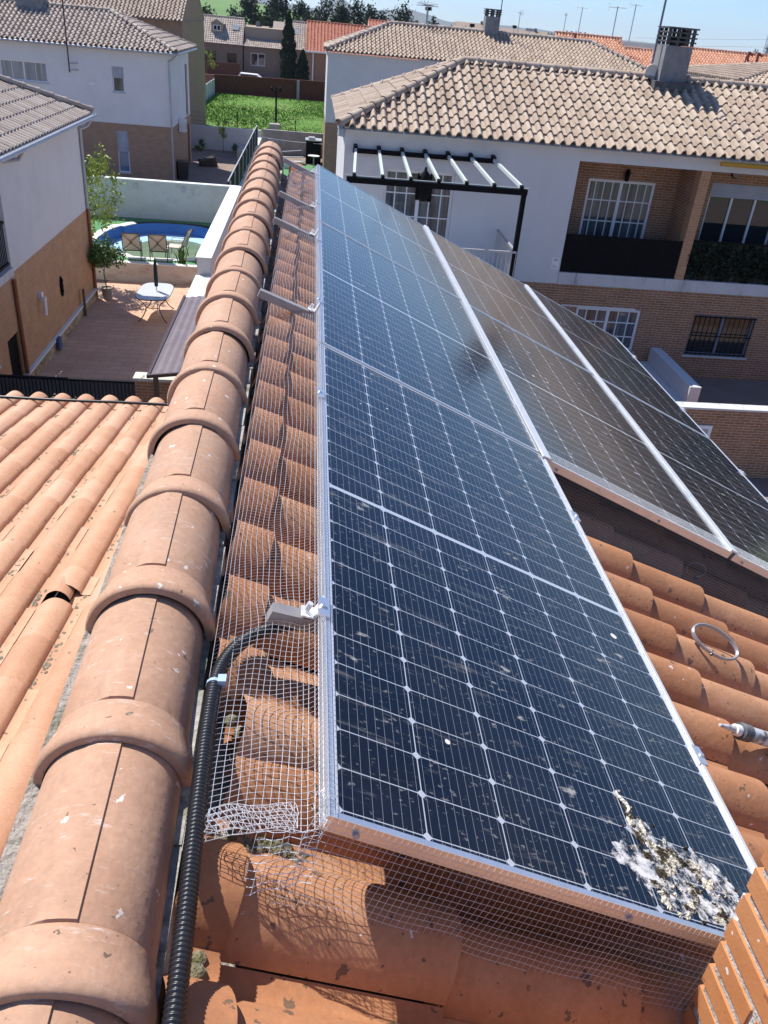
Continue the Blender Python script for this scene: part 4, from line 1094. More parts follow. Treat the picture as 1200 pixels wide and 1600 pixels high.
window(rh, face_front(RY), 14.6, 16.2, -4.05, -2.0, leaves=2, fw=0.05, depth=0.08, glass=glass_d, name='balcony_door')
window(rh, ff, 7.04, 8.80, -6.10, -4.97, leaves=2, mun=(2, 2), fw=0.07, depth=0.06, glass=glass_c, sill=True, label='white window with glazing bars on the ground floor')
w2 = window(rh, ff, 10.28, 12.03, -6.10, -4.98, leaves=2, fw=0.05, depth=0.10, frame=M('blue_grey_frame', (0.16, 0.19, 0.25), (0.20, 0.23, 0.30), rough=0.4), glass=glass_d, sill=True, label='dark window behind a metal grille')
g = MB()
for k in range(13): g.tube([V((10.32 + k * 0.139, FY - 0.02, -6.09)), V((10.32 + k * 0.139, FY - 0.02, -4.99))], 0.008, 5)
for z in (-6.05, -5.55, -5.03): g.box(10.28, 12.03, FY - 0.03, FY - 0.012, z - 0.012, z + 0.012)
g.build('grille', black_mt, w2)
window(rh, ff, 14.0, 15.5, -6.1, -4.98, leaves=2, fw=0.05, depth=0.10, glass=glass_d, sill=True)
lt_ = MB()
for x in (6.62, 8.10): lt_.box(x, x + 1.9 if False else x + 0.0 + 2.0, FY - 0.012, FY - 0.0, -4.97 + 0.0, -4.93) if x < 7 else None
lt_.build('window_lintel', white_st, rh)
# black screen of the first balcony, evergreen panels of the second
s_ = MB(); s_.box(6.40, 9.455, FY + 0.02, FY + 0.06, -4.09, -3.15)
for k in range(40): s_.box(6.40 + k * 0.0765, 6.40 + k * 0.0765 + 0.05, FY + 0.012, FY + 0.02, -4.08, -3.16)
s_.build('balcony_screen', black_mt, rh)
s_ = MB()
for k in range(60): s_.bar((9.75 + k * 0.17, FY + 0.04, -4.09), (9.75 + k * 0.17, FY + 0.04, -3.12), 0.02, 0.02)
s_.box(9.72, 20, FY + 0.02, FY + 0.06, -3.13, -3.09); s_.build('balcony_railing', black_mt, rh)
hip_roof(rh, 0.55, 21.0, 19.70, 26.1, -1.12, 0.44, beige_t, right=False, cap=beige_t, capr=0.115)
g = MB(); g.tube([(9.75, 19.72, -1.23), (20.5, 19.72, -1.23)], 0.05, 8); g.build('awning_cassette', yellow_m, rh)
g = MB(); g.tube([(0.66, 19.86, -1.06), (0.62, 19.80, -1.30)], 0.085, 8); g.build('corner_cap', zinc, rh)
# chimney
c = MB(); c.box(8.80, 9.50, 22.45, 23.15, -0.3, 1.10)
cho2 = c.build('chimney', chim_m, rh)
c = MB()
for k in range(4):
    z = 1.13 + k * 0.098
    c.box(8.75, 9.55, 22.40, 23.20, z + 0.050, z + 0.085) if k == 3 else c.box(8.76, 9.54, 22.41, 23.19, z + 0.045, z + 0.080)
    for x in (8.80, 9.03, 9.26, 9.43):
        for y in (22.45, 22.78, 23.08): c.box(x, x + 0.07, y, y + 0.07, z - 0.02, z + 0.046)
c.build('louvred_cowl', soot_hole, cho2)
c = MB(); c.lathe((9.15, 22.8, 1.05), [(0.15, 0), (0.15, 0.25), (0.001, 0.25)], 12); c.build('flue', soot_hole, cho2)
c = MB(); c.box(8.66, 9.62, 22.30, 23.3, 0.08, 0.30); c.build('chimney_flashing', soot_hole, cho2)
# wall lantern on the balcony
ln = thing('wall_lantern', 'dark lantern fixed to the brick above the barred balcony door', 'lantern', (8.02, RY - 0.08, -1.95))
q = MB(); q.lathe((8.02, RY - 0.12, -1.98), [(0.03, 0), (0.055, 0.02), (0.065, 0.20), (0.08, 0.21), (0.02, 0.30), (0.001, 0.30)], 8); q.build('lamp_body', black_mt, ln)
q = MB(); q.tube([(8.02, RY, -1.90), (8.02, RY - 0.06, -1.70), (8.02, RY - 0.12, -1.70)], 0.015, 6); q.build('bracket', black_mt, ln)
l2 = thing('bulkhead_lamp', 'small round lamp above the shuttered balcony door', 'lamp', (10.9, RY, -1.62))
q = MB(); q.tube([(10.9, RY, -1.6), (10.9, RY - 0.08, -1.6)], 0.09, 12); q.build('lamp_glass', chim_m, l2)
q = MB(); q.tube([(10.9, RY - 0.0, -1.6), (10.9, RY - 0.03, -1.6)], 0.11, 12); q.build('lamp_ring', black_mt, l2)
# notice plate
ps = thing('notice_plate', 'white notice plate with small grey print beside the black balcony screen', 'sign', (6.23, FY, -4.05))
q = MB(); q.box(6.14, 6.33, FY - 0.012, FY - 0.002, -4.04, -3.74); q.build('plate', white_pl, ps)
q = MB(); q.box(6.19, 6.285, FY - 0.016, FY - 0.013, -3.83, -3.775)
for k in range(3): q.box(6.17, 6.30 - 0.02 * k, FY - 0.016, FY - 0.013, -3.995 + 0.025 * k, -3.985 + 0.025 * k)
q.build('print', zinc, ps)
# hedge panels on the second balcony
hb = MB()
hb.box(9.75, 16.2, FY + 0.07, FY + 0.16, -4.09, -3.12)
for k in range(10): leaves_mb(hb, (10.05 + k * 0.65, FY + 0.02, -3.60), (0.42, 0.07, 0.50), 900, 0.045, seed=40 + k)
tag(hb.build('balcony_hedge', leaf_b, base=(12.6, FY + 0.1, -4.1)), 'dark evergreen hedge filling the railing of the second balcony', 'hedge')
# dark jacket hung on the pergola, and the pergola itself
pg = thing('pergola', 'black steel pergola with pale glass bearing rafters on the white terrace', 'pergola', (2.6, 18.9, -4.1))
PF = 17.80; zb, zf = -1.60, -1.86
q = MB(); q.box(0.93, 4.32, FY - 0.09, FY - 0.005, zb - 0.05, zb + 0.05); q.build('wall_beam', black_mt, pg)
q = MB(); q.box(0.72, 4.66, PF - 0.06, PF + 0.05, zf - 0.10, zf + 0.02); q.build('front_beam', black_mt, pg)
for x in (0.78, 4.60):
    q = MB(); q.box(x - 0.05, x + 0.05, PF - 0.05, PF + 0.05, -4.10, zf - 0.1); q.build('post', black_mt, pg)
pale_r = M('pale_green_rafter', (0.50, 0.56, 0.53), (0.58, 0.63, 0.60), scale=3, rough=0.4)
for k in range(7):
    xb = 0.98 + k * 0.545; xf = 0.88 + k * 0.607
    q = MB(); q.bar((xb, FY - 0.25, zb + 0.045), (xf, PF + 0.02, zf + 0.06), 0.06, 0.07); r_ = q.build('rafter', pale_r, pg)
    q = MB(); q.bar((xb, FY - 0.003, zb + 0.085), (xb, FY - 0.26, zb + 0.055), 0.085, 0.11); q.build('wall_bracket', black_mt, r_)
    q = MB(); q.bar((xf, PF + 0.04, zf + 0.06), (xf, PF - 0.075, zf + 0.045), 0.07, 0.085); q.build('rafter_shoe', black_mt, r_)
q = MB(); q.box(0.70, 4.70, PF + 0.05, PF + 0.08, zf - 0.0, zf + 0.035); q.build('front_trim', pale_r, pg)
jk = MB()
jk.lathe((2.47, 18.35, -2.22), [(0.02, -0.12), (0.10, -0.10), (0.15, 0.05), (0.14, 0.30), (0.10, 0.46), (0.04, 0.52), (0.02, 0.60)], 10)
jk.lathe((2.33, 18.35, -2.30), [(0.01, -0.02), (0.05, 0.0), (0.055, 0.3), (0.02, 0.55)], 7); jk.lathe((2.61, 18.38, -2.33), [(0.01, -0.02), (0.05, 0.0), (0.055, 0.3), (0.02, 0.58)], 7)
tag(jk.build('hanging_jacket', black_mt, smooth=60), 'black jacket hanging from the pergola rafters', 'jacket')
# terrace and its railing
tr_ = thing('terrace', 'white walled roof terrace carrying the pergola', 'terrace', (2.7, 18.9, G))
q = MB(); q.box(0.60, 4.80, 17.6, FY - 0.003, G, -4.10); q.build('terrace_block', grey_st, tr_)
q = MB()
for a, b in (((4.62, 17.75, -4.09), (4.62, FY - 0.05, -4.09)), ((0.66, 17.72, -4.09), (4.62, 17.72, -4.09))):
    a, b = V(a), V(b); n = int((b - a).length / 0.10)
    q.bar(a + V((0, 0, 0.92)), b + V((0, 0, 0.92)), 0.05, 0.04); q.bar(a + V((0, 0, 0.10)), b + V((0, 0, 0.10)), 0.03, 0.03)
    for k in range(n + 1):
        p = a + (b - a) * k / n; q.tube([p + V((0, 0, 0.1)), p + V((0, 0, 0.92))], 0.009, 5)
q.build('railing', zinc, tr_)
# front yard: stair parapet, brick front wall, meter box
q = MB(); q.prism([(9.30, 19.98, G), (9.30, 19.98, -5.95), (9.30, 17.20, -5.95), (9.30, 17.20, G)], (0.28, 0, 0))
tag(q.build('parapet_wall', grey_st), 'white parapet wall running to the brick front wall of the right house', 'wall')
q = MB(); q.prism([(8.75, 19.98, G), (8.75, 19.98, -6.35), (8.75, 17.25, -6.4), (8.75, 17.25, G)], (0.545, 0, 0))
tag(q.build('porch_step', grey_st), 'pale blue grey ledge along the white parapet', 'ledge')
fw_ = thing('front_wall', 'brick front wall with a white coping below the right house', 'wall', (12, 15.2, G))
q = MB(); q.box(3.6, 20, 15.15, 15.40, G, -5.66); q.build('brickwork', brick_or, fw_, uv=True)
q = MB(); q.box(3.6, 20, 15.12, 15.42, -5.655, -5.61); q.build('coping', band_m, fw_)
mb_ = thing('meter_box', 'white meter box set in the brick front wall', 'meter box', (8.7, 15.1, -6.5))
q = MB(); q.box(8.42, 8.98, 15.10, 15.147, -6.62, -6.02); q.build('box_frame', white_pl, mb_)
q = MB(); q.box(8.50, 8.90, 15.092, 15.099, -6.56, -6.10); q.build('box_door', glass_p, mb_)

# antennas ----------------------------------------------------------------------------------------
def antenna(name, label, base, h, boom=1.0, el=7, az=0.0, r=0.02, dish=False, mat=None, cat='antenna', fan=False, group='antennas on the roofs'):
    t = thing(name, label, cat, base, group)
    b = V(base); mat = mat or zinc
    q = MB(); q.tube([b, b + V((0, 0, h))], r, 6); q.build('mast', mat, t)
    q = MB(); d = V((math.cos(az), math.sin(az), 0)); s = V((-d.y, d.x, 0)); tp = b + V((0, 0, h - 0.08))
    if boom:
        if fan:
            for k in range(7):
                a = PI * (k - 3) / 9; q.tube([tp, tp + (d * math.sin(a) + V((0, 0, math.cos(a) * .35))) * boom * 0.55], r * 0.5, 4)
            q.tube([tp - d * boom * .5, tp + d * boom * .5], r * .6, 4)
        else:
            q.tube([tp - d * boom / 2, tp + d * boom / 2], r * 0.6, 4)
            for k in range(el):
                c_ = tp - d * boom / 2 + d * boom * k / (el - 1); L = boom * (0.28 - 0.018 * k); q.tube([c_ - s * L, c_ + s * L], r * 0.45, 4)
            c_ = tp - d * boom * 0.52
            for z in (-1, 1): q.tube([c_ - s * .2 * boom + V((0, 0, z * .16 * boom)), c_ + s * .2 * boom + V((0, 0, z * .16 * boom))], r * 0.45, 4)
        q.build('aerial', mat, t)
    if dish:
        q = MB(); q.lathe((0, 0, 0), [(0.001, 0.05), (0.10, 0.03), (0.17, 0.0), (0.17, 0.012)], 14)
        rot = Matrix.Rotation(-1.2, 3, 'X'); q.v = [tuple(rot @ V(p) + b + V((0, -0.1, dish))) for p in q.v]; q.build('dish', white_pl, t, smooth=60)
    return t
antenna('roof_mast', 'tall grey mast with a small dish beside the cement chimney', (8.67, 22.85, -0.05), 4.6, boom=0, dish=0.55, r=0.028, mat=M('blue_grey_mast', (0.16, 0.18, 0.24), rough=0.5), cat='mast')
antenna('aerial_mast', 'star shaped aerial on a pole above the second white house', (6.55, 55.9, 0.5), 1.55, boom=1.3, fan=True, r=0.035)

# ================================================================= SECOND WHITE HOUSE BEHIND
h2 = thing('hip_roof_house', 'white house with beige hip roof and small chimney behind the pergola house', 'house', (10, 55, G))
w = MB(); wall(w, face_front(52.3), 0.75, 20.3, -4.35, -0.75); wall(w, face_left(0.75), 52.3, 59.4, -4.35, -0.75); w.build('wall', grey_st, h2)
w = MB(); wall(w, face_front(52.3), 0.75, 20.3, G, -4.35); wall(w, face_left(0.75), 52.3, 59.4, G, -4.35); w.build('brick_wall', brick_br, h2, uv=True)
hip_roof(h2, 0.60, 20.6, 52.0, 59.7, -0.68, 0.405, beige_t, cap=grey_t, capr=0.13)
c = MB(); c.box(10.05, 10.90, 55.5, 56.3, 0.4, 1.75); c_ = c.build('chimney', chim_m, h2)
c = MB()
for k in range(3): c.box(10.0, 10.95, 55.45, 56.35, 1.86 + k * 0.11, 1.91 + k * 0.11)
for x in (10.08, 10.42, 10.76):
    for y in (55.52, 56.18): c.box(x, x + 0.1, y, y + 0.1, 1.75, 2.1)
c.build('louvred_cowl', soot_hole, c_)
antenna('aerial_mast', 'thin mast rising from the chimney of the second white house', (10.95, 55.85, 0.6), 3.4, boom=0, r=0.03, mat=M('dark_mast', (0.10, 0.11, 0.14), rough=0.5))

# ================================================================= ORANGE ROOFED HOUSES FAR RIGHT
def gable_house(label, x0, x1, y0, y1, z, s, mat, wallm, gab, name='gabled_house', w=0.245, pr=None, holes=(), hm=None, uvw=True, cap=None, group=None):
    t = thing(name, label, 'house', ((x0 + x1) / 2, (y0 + y1) / 2, G), group)
    d = (y1 - y0) / 2; yc = (y0 + y1) / 2
    q = MB(); wall(q, face_front(y0 + 0.3), x0 + 0.05, x1 - 0.05, G, z, holes=list(holes), depth=0.2)
    for x, f in ((x0 + 0.05, face_left), (x1 - 0.05, face_right)):
        q.add([(x, y0 + 0.3, G), (x, y1 - 0.3, G), (x, y1 - 0.3, z), (x, yc, z + s * d - 0.05), (x, y0 + 0.3, z)], [(0, 1, 2, 3, 4)])
    q.build('wall', wallm, t, uv=uvw)
    hip_roof(t, x0, x1, y0, y1, z, s, mat, left=False, right=False, back=False, prof=pr, cap=cap or mat, capr=0.12, w=w)
    return t
p5 = profile(0.245, 0.60, 0.095, 5)
ga = gable_house('low orange tiled house with two red vent pipes left of the cement chimney', 18.9, 24.4, 69, 78, -0.85, 0.47, orange_t, white_st, None, pr=p5)
q = MB()
for x in (20.3,): q.tube([(x, 72.4, 0.6), (x, 72.4, 1.35)], 0.12, 8)
q.build('vent_pipe', dark_clay, ga)
gb_ = gable_house('orange tiled house with a pale parapet just left of the cement chimney', 24.45, 28.6, 69.5, 77.5, -0.95, 0.40, orange_t, brick_or, None, pr=p5)
q = MB(); q.box(23.2, 29.0, 74.5, 74.8, 0.55, 1.12); q.build('parapet', cream_st, gb_)
gc = gable_house('long orange tiled roof right of the cement chimney with two red vent pipes', 29.2, 44, 69, 77.6, -0.80, 0.43, orange_t, brick_or, None, pr=p5)
for x in (34.6, 35.4):
    q = MB(); q.tube([(x, 72.2, 0.5), (x, 72.2, 1.25)], 0.12, 8); q.tube([(x, 72.2, 1.2), (x + 0.3, 72.0, 1.0)], 0.1, 8); q.build('vent_pipe', dark_clay, gc)
q = MB(); q.tube([(32.9, 68.9, -1.2), (32.9, 68.9, 0.95)], 0.05, 6); q.build('downpipe', dark_clay, gc)
gd = thing('white_house', 'white walled house with a low beige roof at the right edge', 'house', (20, 42, G))
w = MB(); w.box(18.6, 30, 38.3, 47, G, -0.05); w.build('wall', white_st, gd)
hip_roof(gd, 18.3, 31, 38, 47.3, 0.0, 0.18, beige_t, right=False, prof=p5, cap=beige_t)
for (x, y, z, h, b, az, r, lb, dk_) in ((20.8, 73.5, 1.0, 2.2, 0.9, 0.3, 0.03, 'aerial with short rods over the low orange roof', 0), (23.6, 73.5, 1.1, 2.35, 1.3, -0.5, 0.04, 'bushy aerial at the right end of the low orange roof', 0),
        (30.6, 90, 1.0, 3.3, 1.2, 0.2, 0.045, 'bent aerial just behind the cowl of the cement chimney', 0), (26.6, 100, 1.0, 2.2, 0.8, 1.2, 0.035, 'small aerial far behind the pale parapet', 0),
        (21.2, 98, 0.2, 2.7, 1.1, 1.57, 0.035, 'forked aerial standing above the pale warehouse', 0)):
    antenna('aerial_mast', lb, (x, y, z), h, boom=b, az=az, r=r)

# ================================================================= NEIGHBOUR'S HOUSE AT THE LEFT EDGE
h1 = thing('neighbour_house', 'white over brick house at the left edge beside the patio', 'house', (-11, 22, G))
fr1 = face_right(-6.75)
w = MB(); wall(w, fr1, 18.62, 25.8, -4.58, -1.98); wall(w, face_front(18.62), -14, -6.75, -4.58, -1.98); w.add([(-6.75, 25.8, G), (-14, 25.8, G), (-14, 25.8, -1.98), (-6.75, 25.8, -1.98)], [(0, 1, 2, 3)])
w.build('wall', grey_st, h1)
w = MB(); wall(w, fr1, 11.5, 25.8, G, -4.58, holes=[(17.65, 18.42, G, -5.88)], depth=0.2); w.build('brick_wall', brick_lt, h1, uv=True)
w = MB(); wall(w, face_right(-8.2), 11.5, 18.62, -4.58, -1.98); w.build('terrace_wall', grey_st, h1)
w = MB(); w.box(-8.2, -6.70, 11.5, 18.60, -4.62, -4.44); w.build('terrace_slab', band_m, h1)
w = MB()
w.bar((-6.78, 11.6, -3.45), (-6.78, 18.56, -3.45), 0.06, 0.06); w.bar((-6.78, 11.6, -4.35), (-6.78, 18.56, -4.35), 0.05, 0.05)
for k in range(70): w.tube([(-6.78, 11.6 + k * 0.1, -4.35), (-6.78, 11.6 + k * 0.1, -3.45)], 0.012, 5)
w.build('terrace_railing', black_mt, h1)
w = MB(); w.box(-6.90, -6.80, 17.68, 18.40, G + 0.02, -5.9)
for k in range(9): w.box(-6.80, -6.785, 17.70 + k * 0.078, 17.75 + k * 0.078, G + 0.05, -5.95)
w.build('metal_door', black_mt, h1)
w = MB(); w.box(-6.76, -6.68, 18.45, 25.84, G, -7.02); w.build('stone_plinth', stone_m, h1)
w = MB(); w.box(-6.762, -6.655, 18.45, 25.86, -7.02, -6.965); w.build('plinth_ledge', white_st, h1)
hip_roof(h1, -15.2, -6.40, 12.0, 26.15, -1.95, 0.43, grey_t, left=False, prof=profile(0.245, 0.7, 0.045, 8), cap=grey_t, capr=0.12) if False else None
# hip roof with its ridge along the street direction: front slope faces the patio
rf_ = MB(); s_ = 0.43; th = math.atan(s_); d_ = 4.2; sl = math.sqrt(1 + s_ * s_); H = d_ * sl
y0_, y1_ = 9.0, 26.15; n_ = int((y1_ - y0_) / 0.245); wd = (y1_ - y0_) / n_
vr1 = lambda a: (max(0.0, H - max(0, a) * sl), H)
ncs = int(math.ceil(H / 0.405)); vo = H - ncs * 0.405 - 0.03
tiles(rf_, (-6.40 - d_, y1_, -1.95 + s_ * d_), (0, -1, 0), (math.cos(th), 0, -math.sin(th)), n_, ncs, wd, 0.405, profile(wd, 0.68, 0.05, 8), vr1, v_off=vo)
xn = int(2 * d_ / 0.245); xw = 2 * d_ / xn
tiles(rf_, (-6.40 - 2 * d_, y1_ - d_, -1.95 + s_ * d_), (1, 0, 0), (0, math.cos(th), -math.sin(th)), xn, ncs, xw, 0.405, profile(xw, 0.68, 0.05, 8), lambda a: (min(H, abs(a - d_) * sl), H), v_off=vo)
r1 = rf_.build('roof', grey_t, h1, smooth=50)
k_ = MB(); caps_line(k_, (-6.40 - d_, y1_ - d_, -1.95 + s_ * d_ + 0.03), (-6.42, y1_ - 0.02, -1.90), 0.11); caps_line(k_, (-6.40 - d_, y0_, -1.95 + s_ * d_ + 0.03), (-6.40 - d_, y1_ - d_, -1.95 + s_ * d_ + 0.03), 0.11)
k_.build('ridge_tiles', grey_t, r1, smooth=50)
u = MB(); u.add([(-6.42, y0_, -1.98), (-6.42, y1_, -1.98), (-6.4 - d_, y1_ - d_, -2.0 + s_ * d_), (-6.4 - d_, y0_, -2.0 + s_ * d_), (-6.4 - 2 * d_, y1_, -1.98), (-6.4 - 2 * d_, y0_, -1.98)], [(0, 1, 2, 3), (1, 4, 2), (0, 5, 4, 1)])
u.build('roof_deck', band_m, r1)
g = MB(); g.tube([(-6.34, 9.0, -2.02), (-6.34, 26.2, -2.02)], 0.06, 8); g.tube([(-6.4, 26.0, -2.05), (-6.5, 25.9, -2.25), (-6.70, 25.75, -2.35)], 0.045, 8); g.build('gutter', zinc, h1)
g = MB(); g.tube([(-6.70, 25.75, -2.3), (-6.70, 25.75, -4.55)], 0.045, 8); g.build('downpipe', zinc, h1)
for y, z in ((25.75, -4.55), (18.52, -4.7)):
    g = MB(); g.tube([(-6.695, y, z), (-6.695, y, G)], 0.05, 8); g.build('lower_downpipe', rust_p, h1)
g = MB(); g.tube([(-6.34, 19.2, -2.05), (-6.45, 19.2, -2.22), (-6.74, 19.0, -2.26)], 0.045, 8); g.build('gutter_elbow', zinc, h1)
wl_ = thing('wall_lamp', 'white spotlight on the brick wall of the left house', 'lamp', (-6.7, 20.3, -5.8))
g = MB(); g.box(-6.75, -6.66, 20.22, 20.36, -5.70, -5.50); g.build('lamp_bracket', white_pl, wl_)
g = MB(); g.tube([(-6.60, 20.15, -6.05), (-6.60, 20.22, -5.60)], 0.045, 10); g.build('lamp_tube', white_pl, wl_)
pq = MB()
for a in range(3): pq.lathe((0, 0, 0), [(0.001, 0.02), (0.12 - 0.0 * a, 0.015), (0.13, 0.0), (0.12, -0.01)], 14)
pq.v = [(-6.73 + z, 22.25 + x, -5.92 + y * 2.2) for x, y, z in pq.v]
for k in range(8):
    a = k * PI / 4; pq.tube([(-6.71, 22.25, -5.92), (-6.705, 22.25 + 0.11 * math.cos(a), -5.92 + 0.25 * math.sin(a))], 0.012, 5)
tag(pq.build('wall_plaque', black_mt, smooth=50), 'oval dark metal plaque on the orange brick wall', 'plaque')
st_ = MB(); st_.box(-6.655, -6.60, 23.95, 24.03, G, -6.55); st_.build('post_dummy', bronze) if False else None
tag(MB().box(-6.654, -6.60, 23.95, 24.05, G, -6.50).build('wooden_stake', bark), 'short brown stake against the stone plinth', 'stake')
tag(MB().box(-6.654, -6.58, 20.9, 21.15, -7.25, -6.95).build('blue_cloth', M('blue_rag', (0.05, 0.09, 0.20), (0.08, 0.12, 0.25), rough=0.9)), 'dark blue cloth hanging over the plinth ledge', 'cloth')

# ================================================================= PATIO AND POOL
gate = thing('metal_gate', 'dark corrugated metal gate across the near end of the patio', 'gate', (-4.6, 14.78, G))
q = MB()
for k in range(36): q.box(-6.0 + k * 0.074, -6.0 + k * 0.074 + 0.05, 14.74, 14.78, G + 0.05, G + 1.78)
q.box(-6.0, -3.38, 14.78, 14.80, G + 0.05, G + 1.78); q.build('gate_leaf', M('anthracite_sheet', (0.035, 0.042, 0.052), (0.05, 0.058, 0.07), rough=0.5), gate)
q = MB(); q.box(-6.0, -3.38, 14.735, 14.81, G + 1.785, G + 1.82); q.build('top_rail', black_mt, gate)
for nm, x0, x1, lb in (('brick_pillar', -3.37, -2.3, 'brick gate pillar right of the dark metal gate'), ('brick_pillar', -6.9, -6.02, 'brick gate pillar between the dark gate and the left house')):
    t = thing(nm, lb, 'pillar', ((x0 + x1) / 2, 14.9, G), 'brick gate pillars')
    q = MB(); q.box(x0, x1, 14.72, 15.0, G, G + 1.86); q.build('brickwork', brick_or, t, uv=True)
    q = MB(); q.box(x0 - 0.03, x1 + 0.03, 14.69, 15.03, G + 1.865, G + 1.92); q.build('coping', cream_st, t)
rw = thing('garden_wall', 'stepped white garden wall along the right side of patio and pool', 'wall', (-3.0, 27, G))
q = MB(); q.box(-3.25, -2.85, 23.75, 35.3, G, -5.32); q.box(-3.25, -2.85, 20.5, 23.745, G, -5.83); q.build('wall_body', grey_st, rw)
q = MB(); q.box(-3.28, -2.82, 23.72, 35.3, -5.315, -5.27); q.box(-3.28, -2.82, 20.5, 23.70, -5.825, -5.78); q.build('coping', white_st, rw)
bwl = thing('pool_back_wall', 'tall stained pale wall behind the pool', 'wall', (-8, 35.2, G))
q = MB(); q.box(-16, -3.26, 35.05, 35.25, G, -5.30); q.build('wall_body', cream_st, bwl)
q = MB(); q.box(-16, -2.9, 35.0, 35.30, -5.295, -5.25); q.build('coping', white_st, bwl)
q = MB()
for x in (-7.1, -5.2): q.box(x, x + 0.14, 34.99, 35.045, -5.62, -5.42)
q.build('wall_fitting', zinc, bwl)
lwl = thing('low_wall', 'low stained wall between the patio and the raised pool garden', 'wall', (-5, 28, G))
q = MB(); q.box(-8.2, -3.26, 27.85, 28.05, G, G + 0.60); q.build('wall_body', M('ochre_stained_render', (0.50, 0.42, 0.34), (0.60, 0.53, 0.46), scale=1.5, rough=0.95, stain=(0.32, 0.20, 0.11), sscale=1.6, slo=0.5, shi=0.75, svec=(1, 1, 2.2)), lwl)
q = MB(); q.box(-8.2, -3.26, 27.82, 28.08, G + 0.605, G + 0.64); q.build('coping', coping_m, lwl)

# raised garden deck with the pool basin cut out of it
GZ = G + 0.55
def pool_outline(k, grow=0.0):
    a = 2 * PI * k / 56; c_, s_ = math.cos(a), math.sin(a)
    x = -5.45 + (2.05 + grow) * (abs(c_) ** 0.75) * (1 if c_ > 0 else -1); y = 31.65 + (2.75 + grow) * (abs(s_) ** 0.75) * (1 if s_ > 0 else -1)
    if c_ < -0.25 and s_ < 0.5: y += 0.30 * math.sin((a - 2.0) * 3.0); x -= 0.35 * max(0, math.sin((a - 2.6) * 2.0))
    return x, min(y, 34.40 + grow)
import bmesh
def ring_sheet(name, outer, inner, z, mat):
    bm = bmesh.new(); es = []
    for lp in (outer, inner):
        vs_ = [bm.verts.new((x, y, 0)) for x, y in lp]
        es += [bm.edges.new((vs_[i], vs_[(i + 1) % len(vs_)])) for i in range(len(vs_))]
    bmesh.ops.triangle_fill(bm, use_beauty=True, use_dissolve=False, edges=es)
    me = bpy.data.meshes.new(name); bm.to_mesh(me); bm.free(); me.materials.append(mat)
    o = bpy.data.objects.new(name, me); COL.objects.link(o); o.location = (0, 0, z); return o
cop_o = [pool_outline(k, 0.30) for k in range(56)]; cop_i = [pool_outline(k) for k in range(56)]
deck = ring_sheet('garden_turf', [(-12, 28.05), (-3.26, 28.05), (-3.26, 35.04), (-12, 35.04)], [pool_outline(k, 0.28) for k in range(56)], GZ, turf_m); tag(deck, kind='structure')
pool = thing('swimming_pool', 'light blue kidney shaped pool, nearly empty with green water', 'swimming pool', (-5.45, 31.55, GZ - 1.5))
q = MB(); n = 56
q.v = [(x, y, GZ + 0.03) for x, y in cop_o] + [(x, y, GZ + 0.03) for x, y in cop_i] + [(x, y, GZ - 0.05) for x, y in cop_o] + [(x, y, GZ - 0.05) for x, y in cop_i]
for k in range(n):
  if (cop_i[k][1] + cop_i[(k + 1) % n][1]) / 2 < 34.0: q.f += [(k, (k + 1) % n, n + (k + 1) % n, n + k), (k, (k + 1) % n, 2 * n + (k + 1) % n, 2 * n + k), (n + k, n + (k + 1) % n, 3 * n + (k + 1) % n, 3 * n + k)]
q.build('coping', coping_m, pool)
q = MB(); fr_ = [(1.0, 0.0), (0.995, -0.15), (0.99, -0.42)]
for f, dz in fr_:
    for x, y in cop_i: q.v.append((-5.45 + (x + 5.45) * f, 31.55 + (y - 31.55) * f, GZ + dz))
for r in range(2):
    for k in range(n): q.f.append((r * n + k, r * n + (k + 1) % n, (r + 1) * n + (k + 1) % n, (r + 1) * n + k))
q.build('basin_wall', M('shaded_pool_blue', (0.04, 0.13, 0.36), (0.055, 0.165, 0.42), scale=2, rough=0.6), pool, smooth=40)  # deeper blue than the floor: shade of the far wall put into the colour
q = MB()
for f, dz in ((0.99, -0.42), (0.80, -0.44), (0.45, -0.50), (0.0, -0.52)):
    for x, y in cop_i: q.v.append((-5.45 + (x + 5.45) * f, 31.55 + (y - 31.55) * f, GZ + dz))
for r in range(3):
    for k in range(n): q.f.append((r * n + k, r * n + (k + 1) % n, (r + 1) * n + (k + 1) % n, (r + 1) * n + k))
q.build('basin_floor', pool_m, pool, smooth=60)
q = MB(); q.v = [(-5.2 + (x + 5.45) * 0.72, 31.75 + (y - 31.55) * 0.66, GZ - 0.45) for x, y in cop_i]; q.f = [tuple(range(n))]; q.build('water', pool_wm, pool)

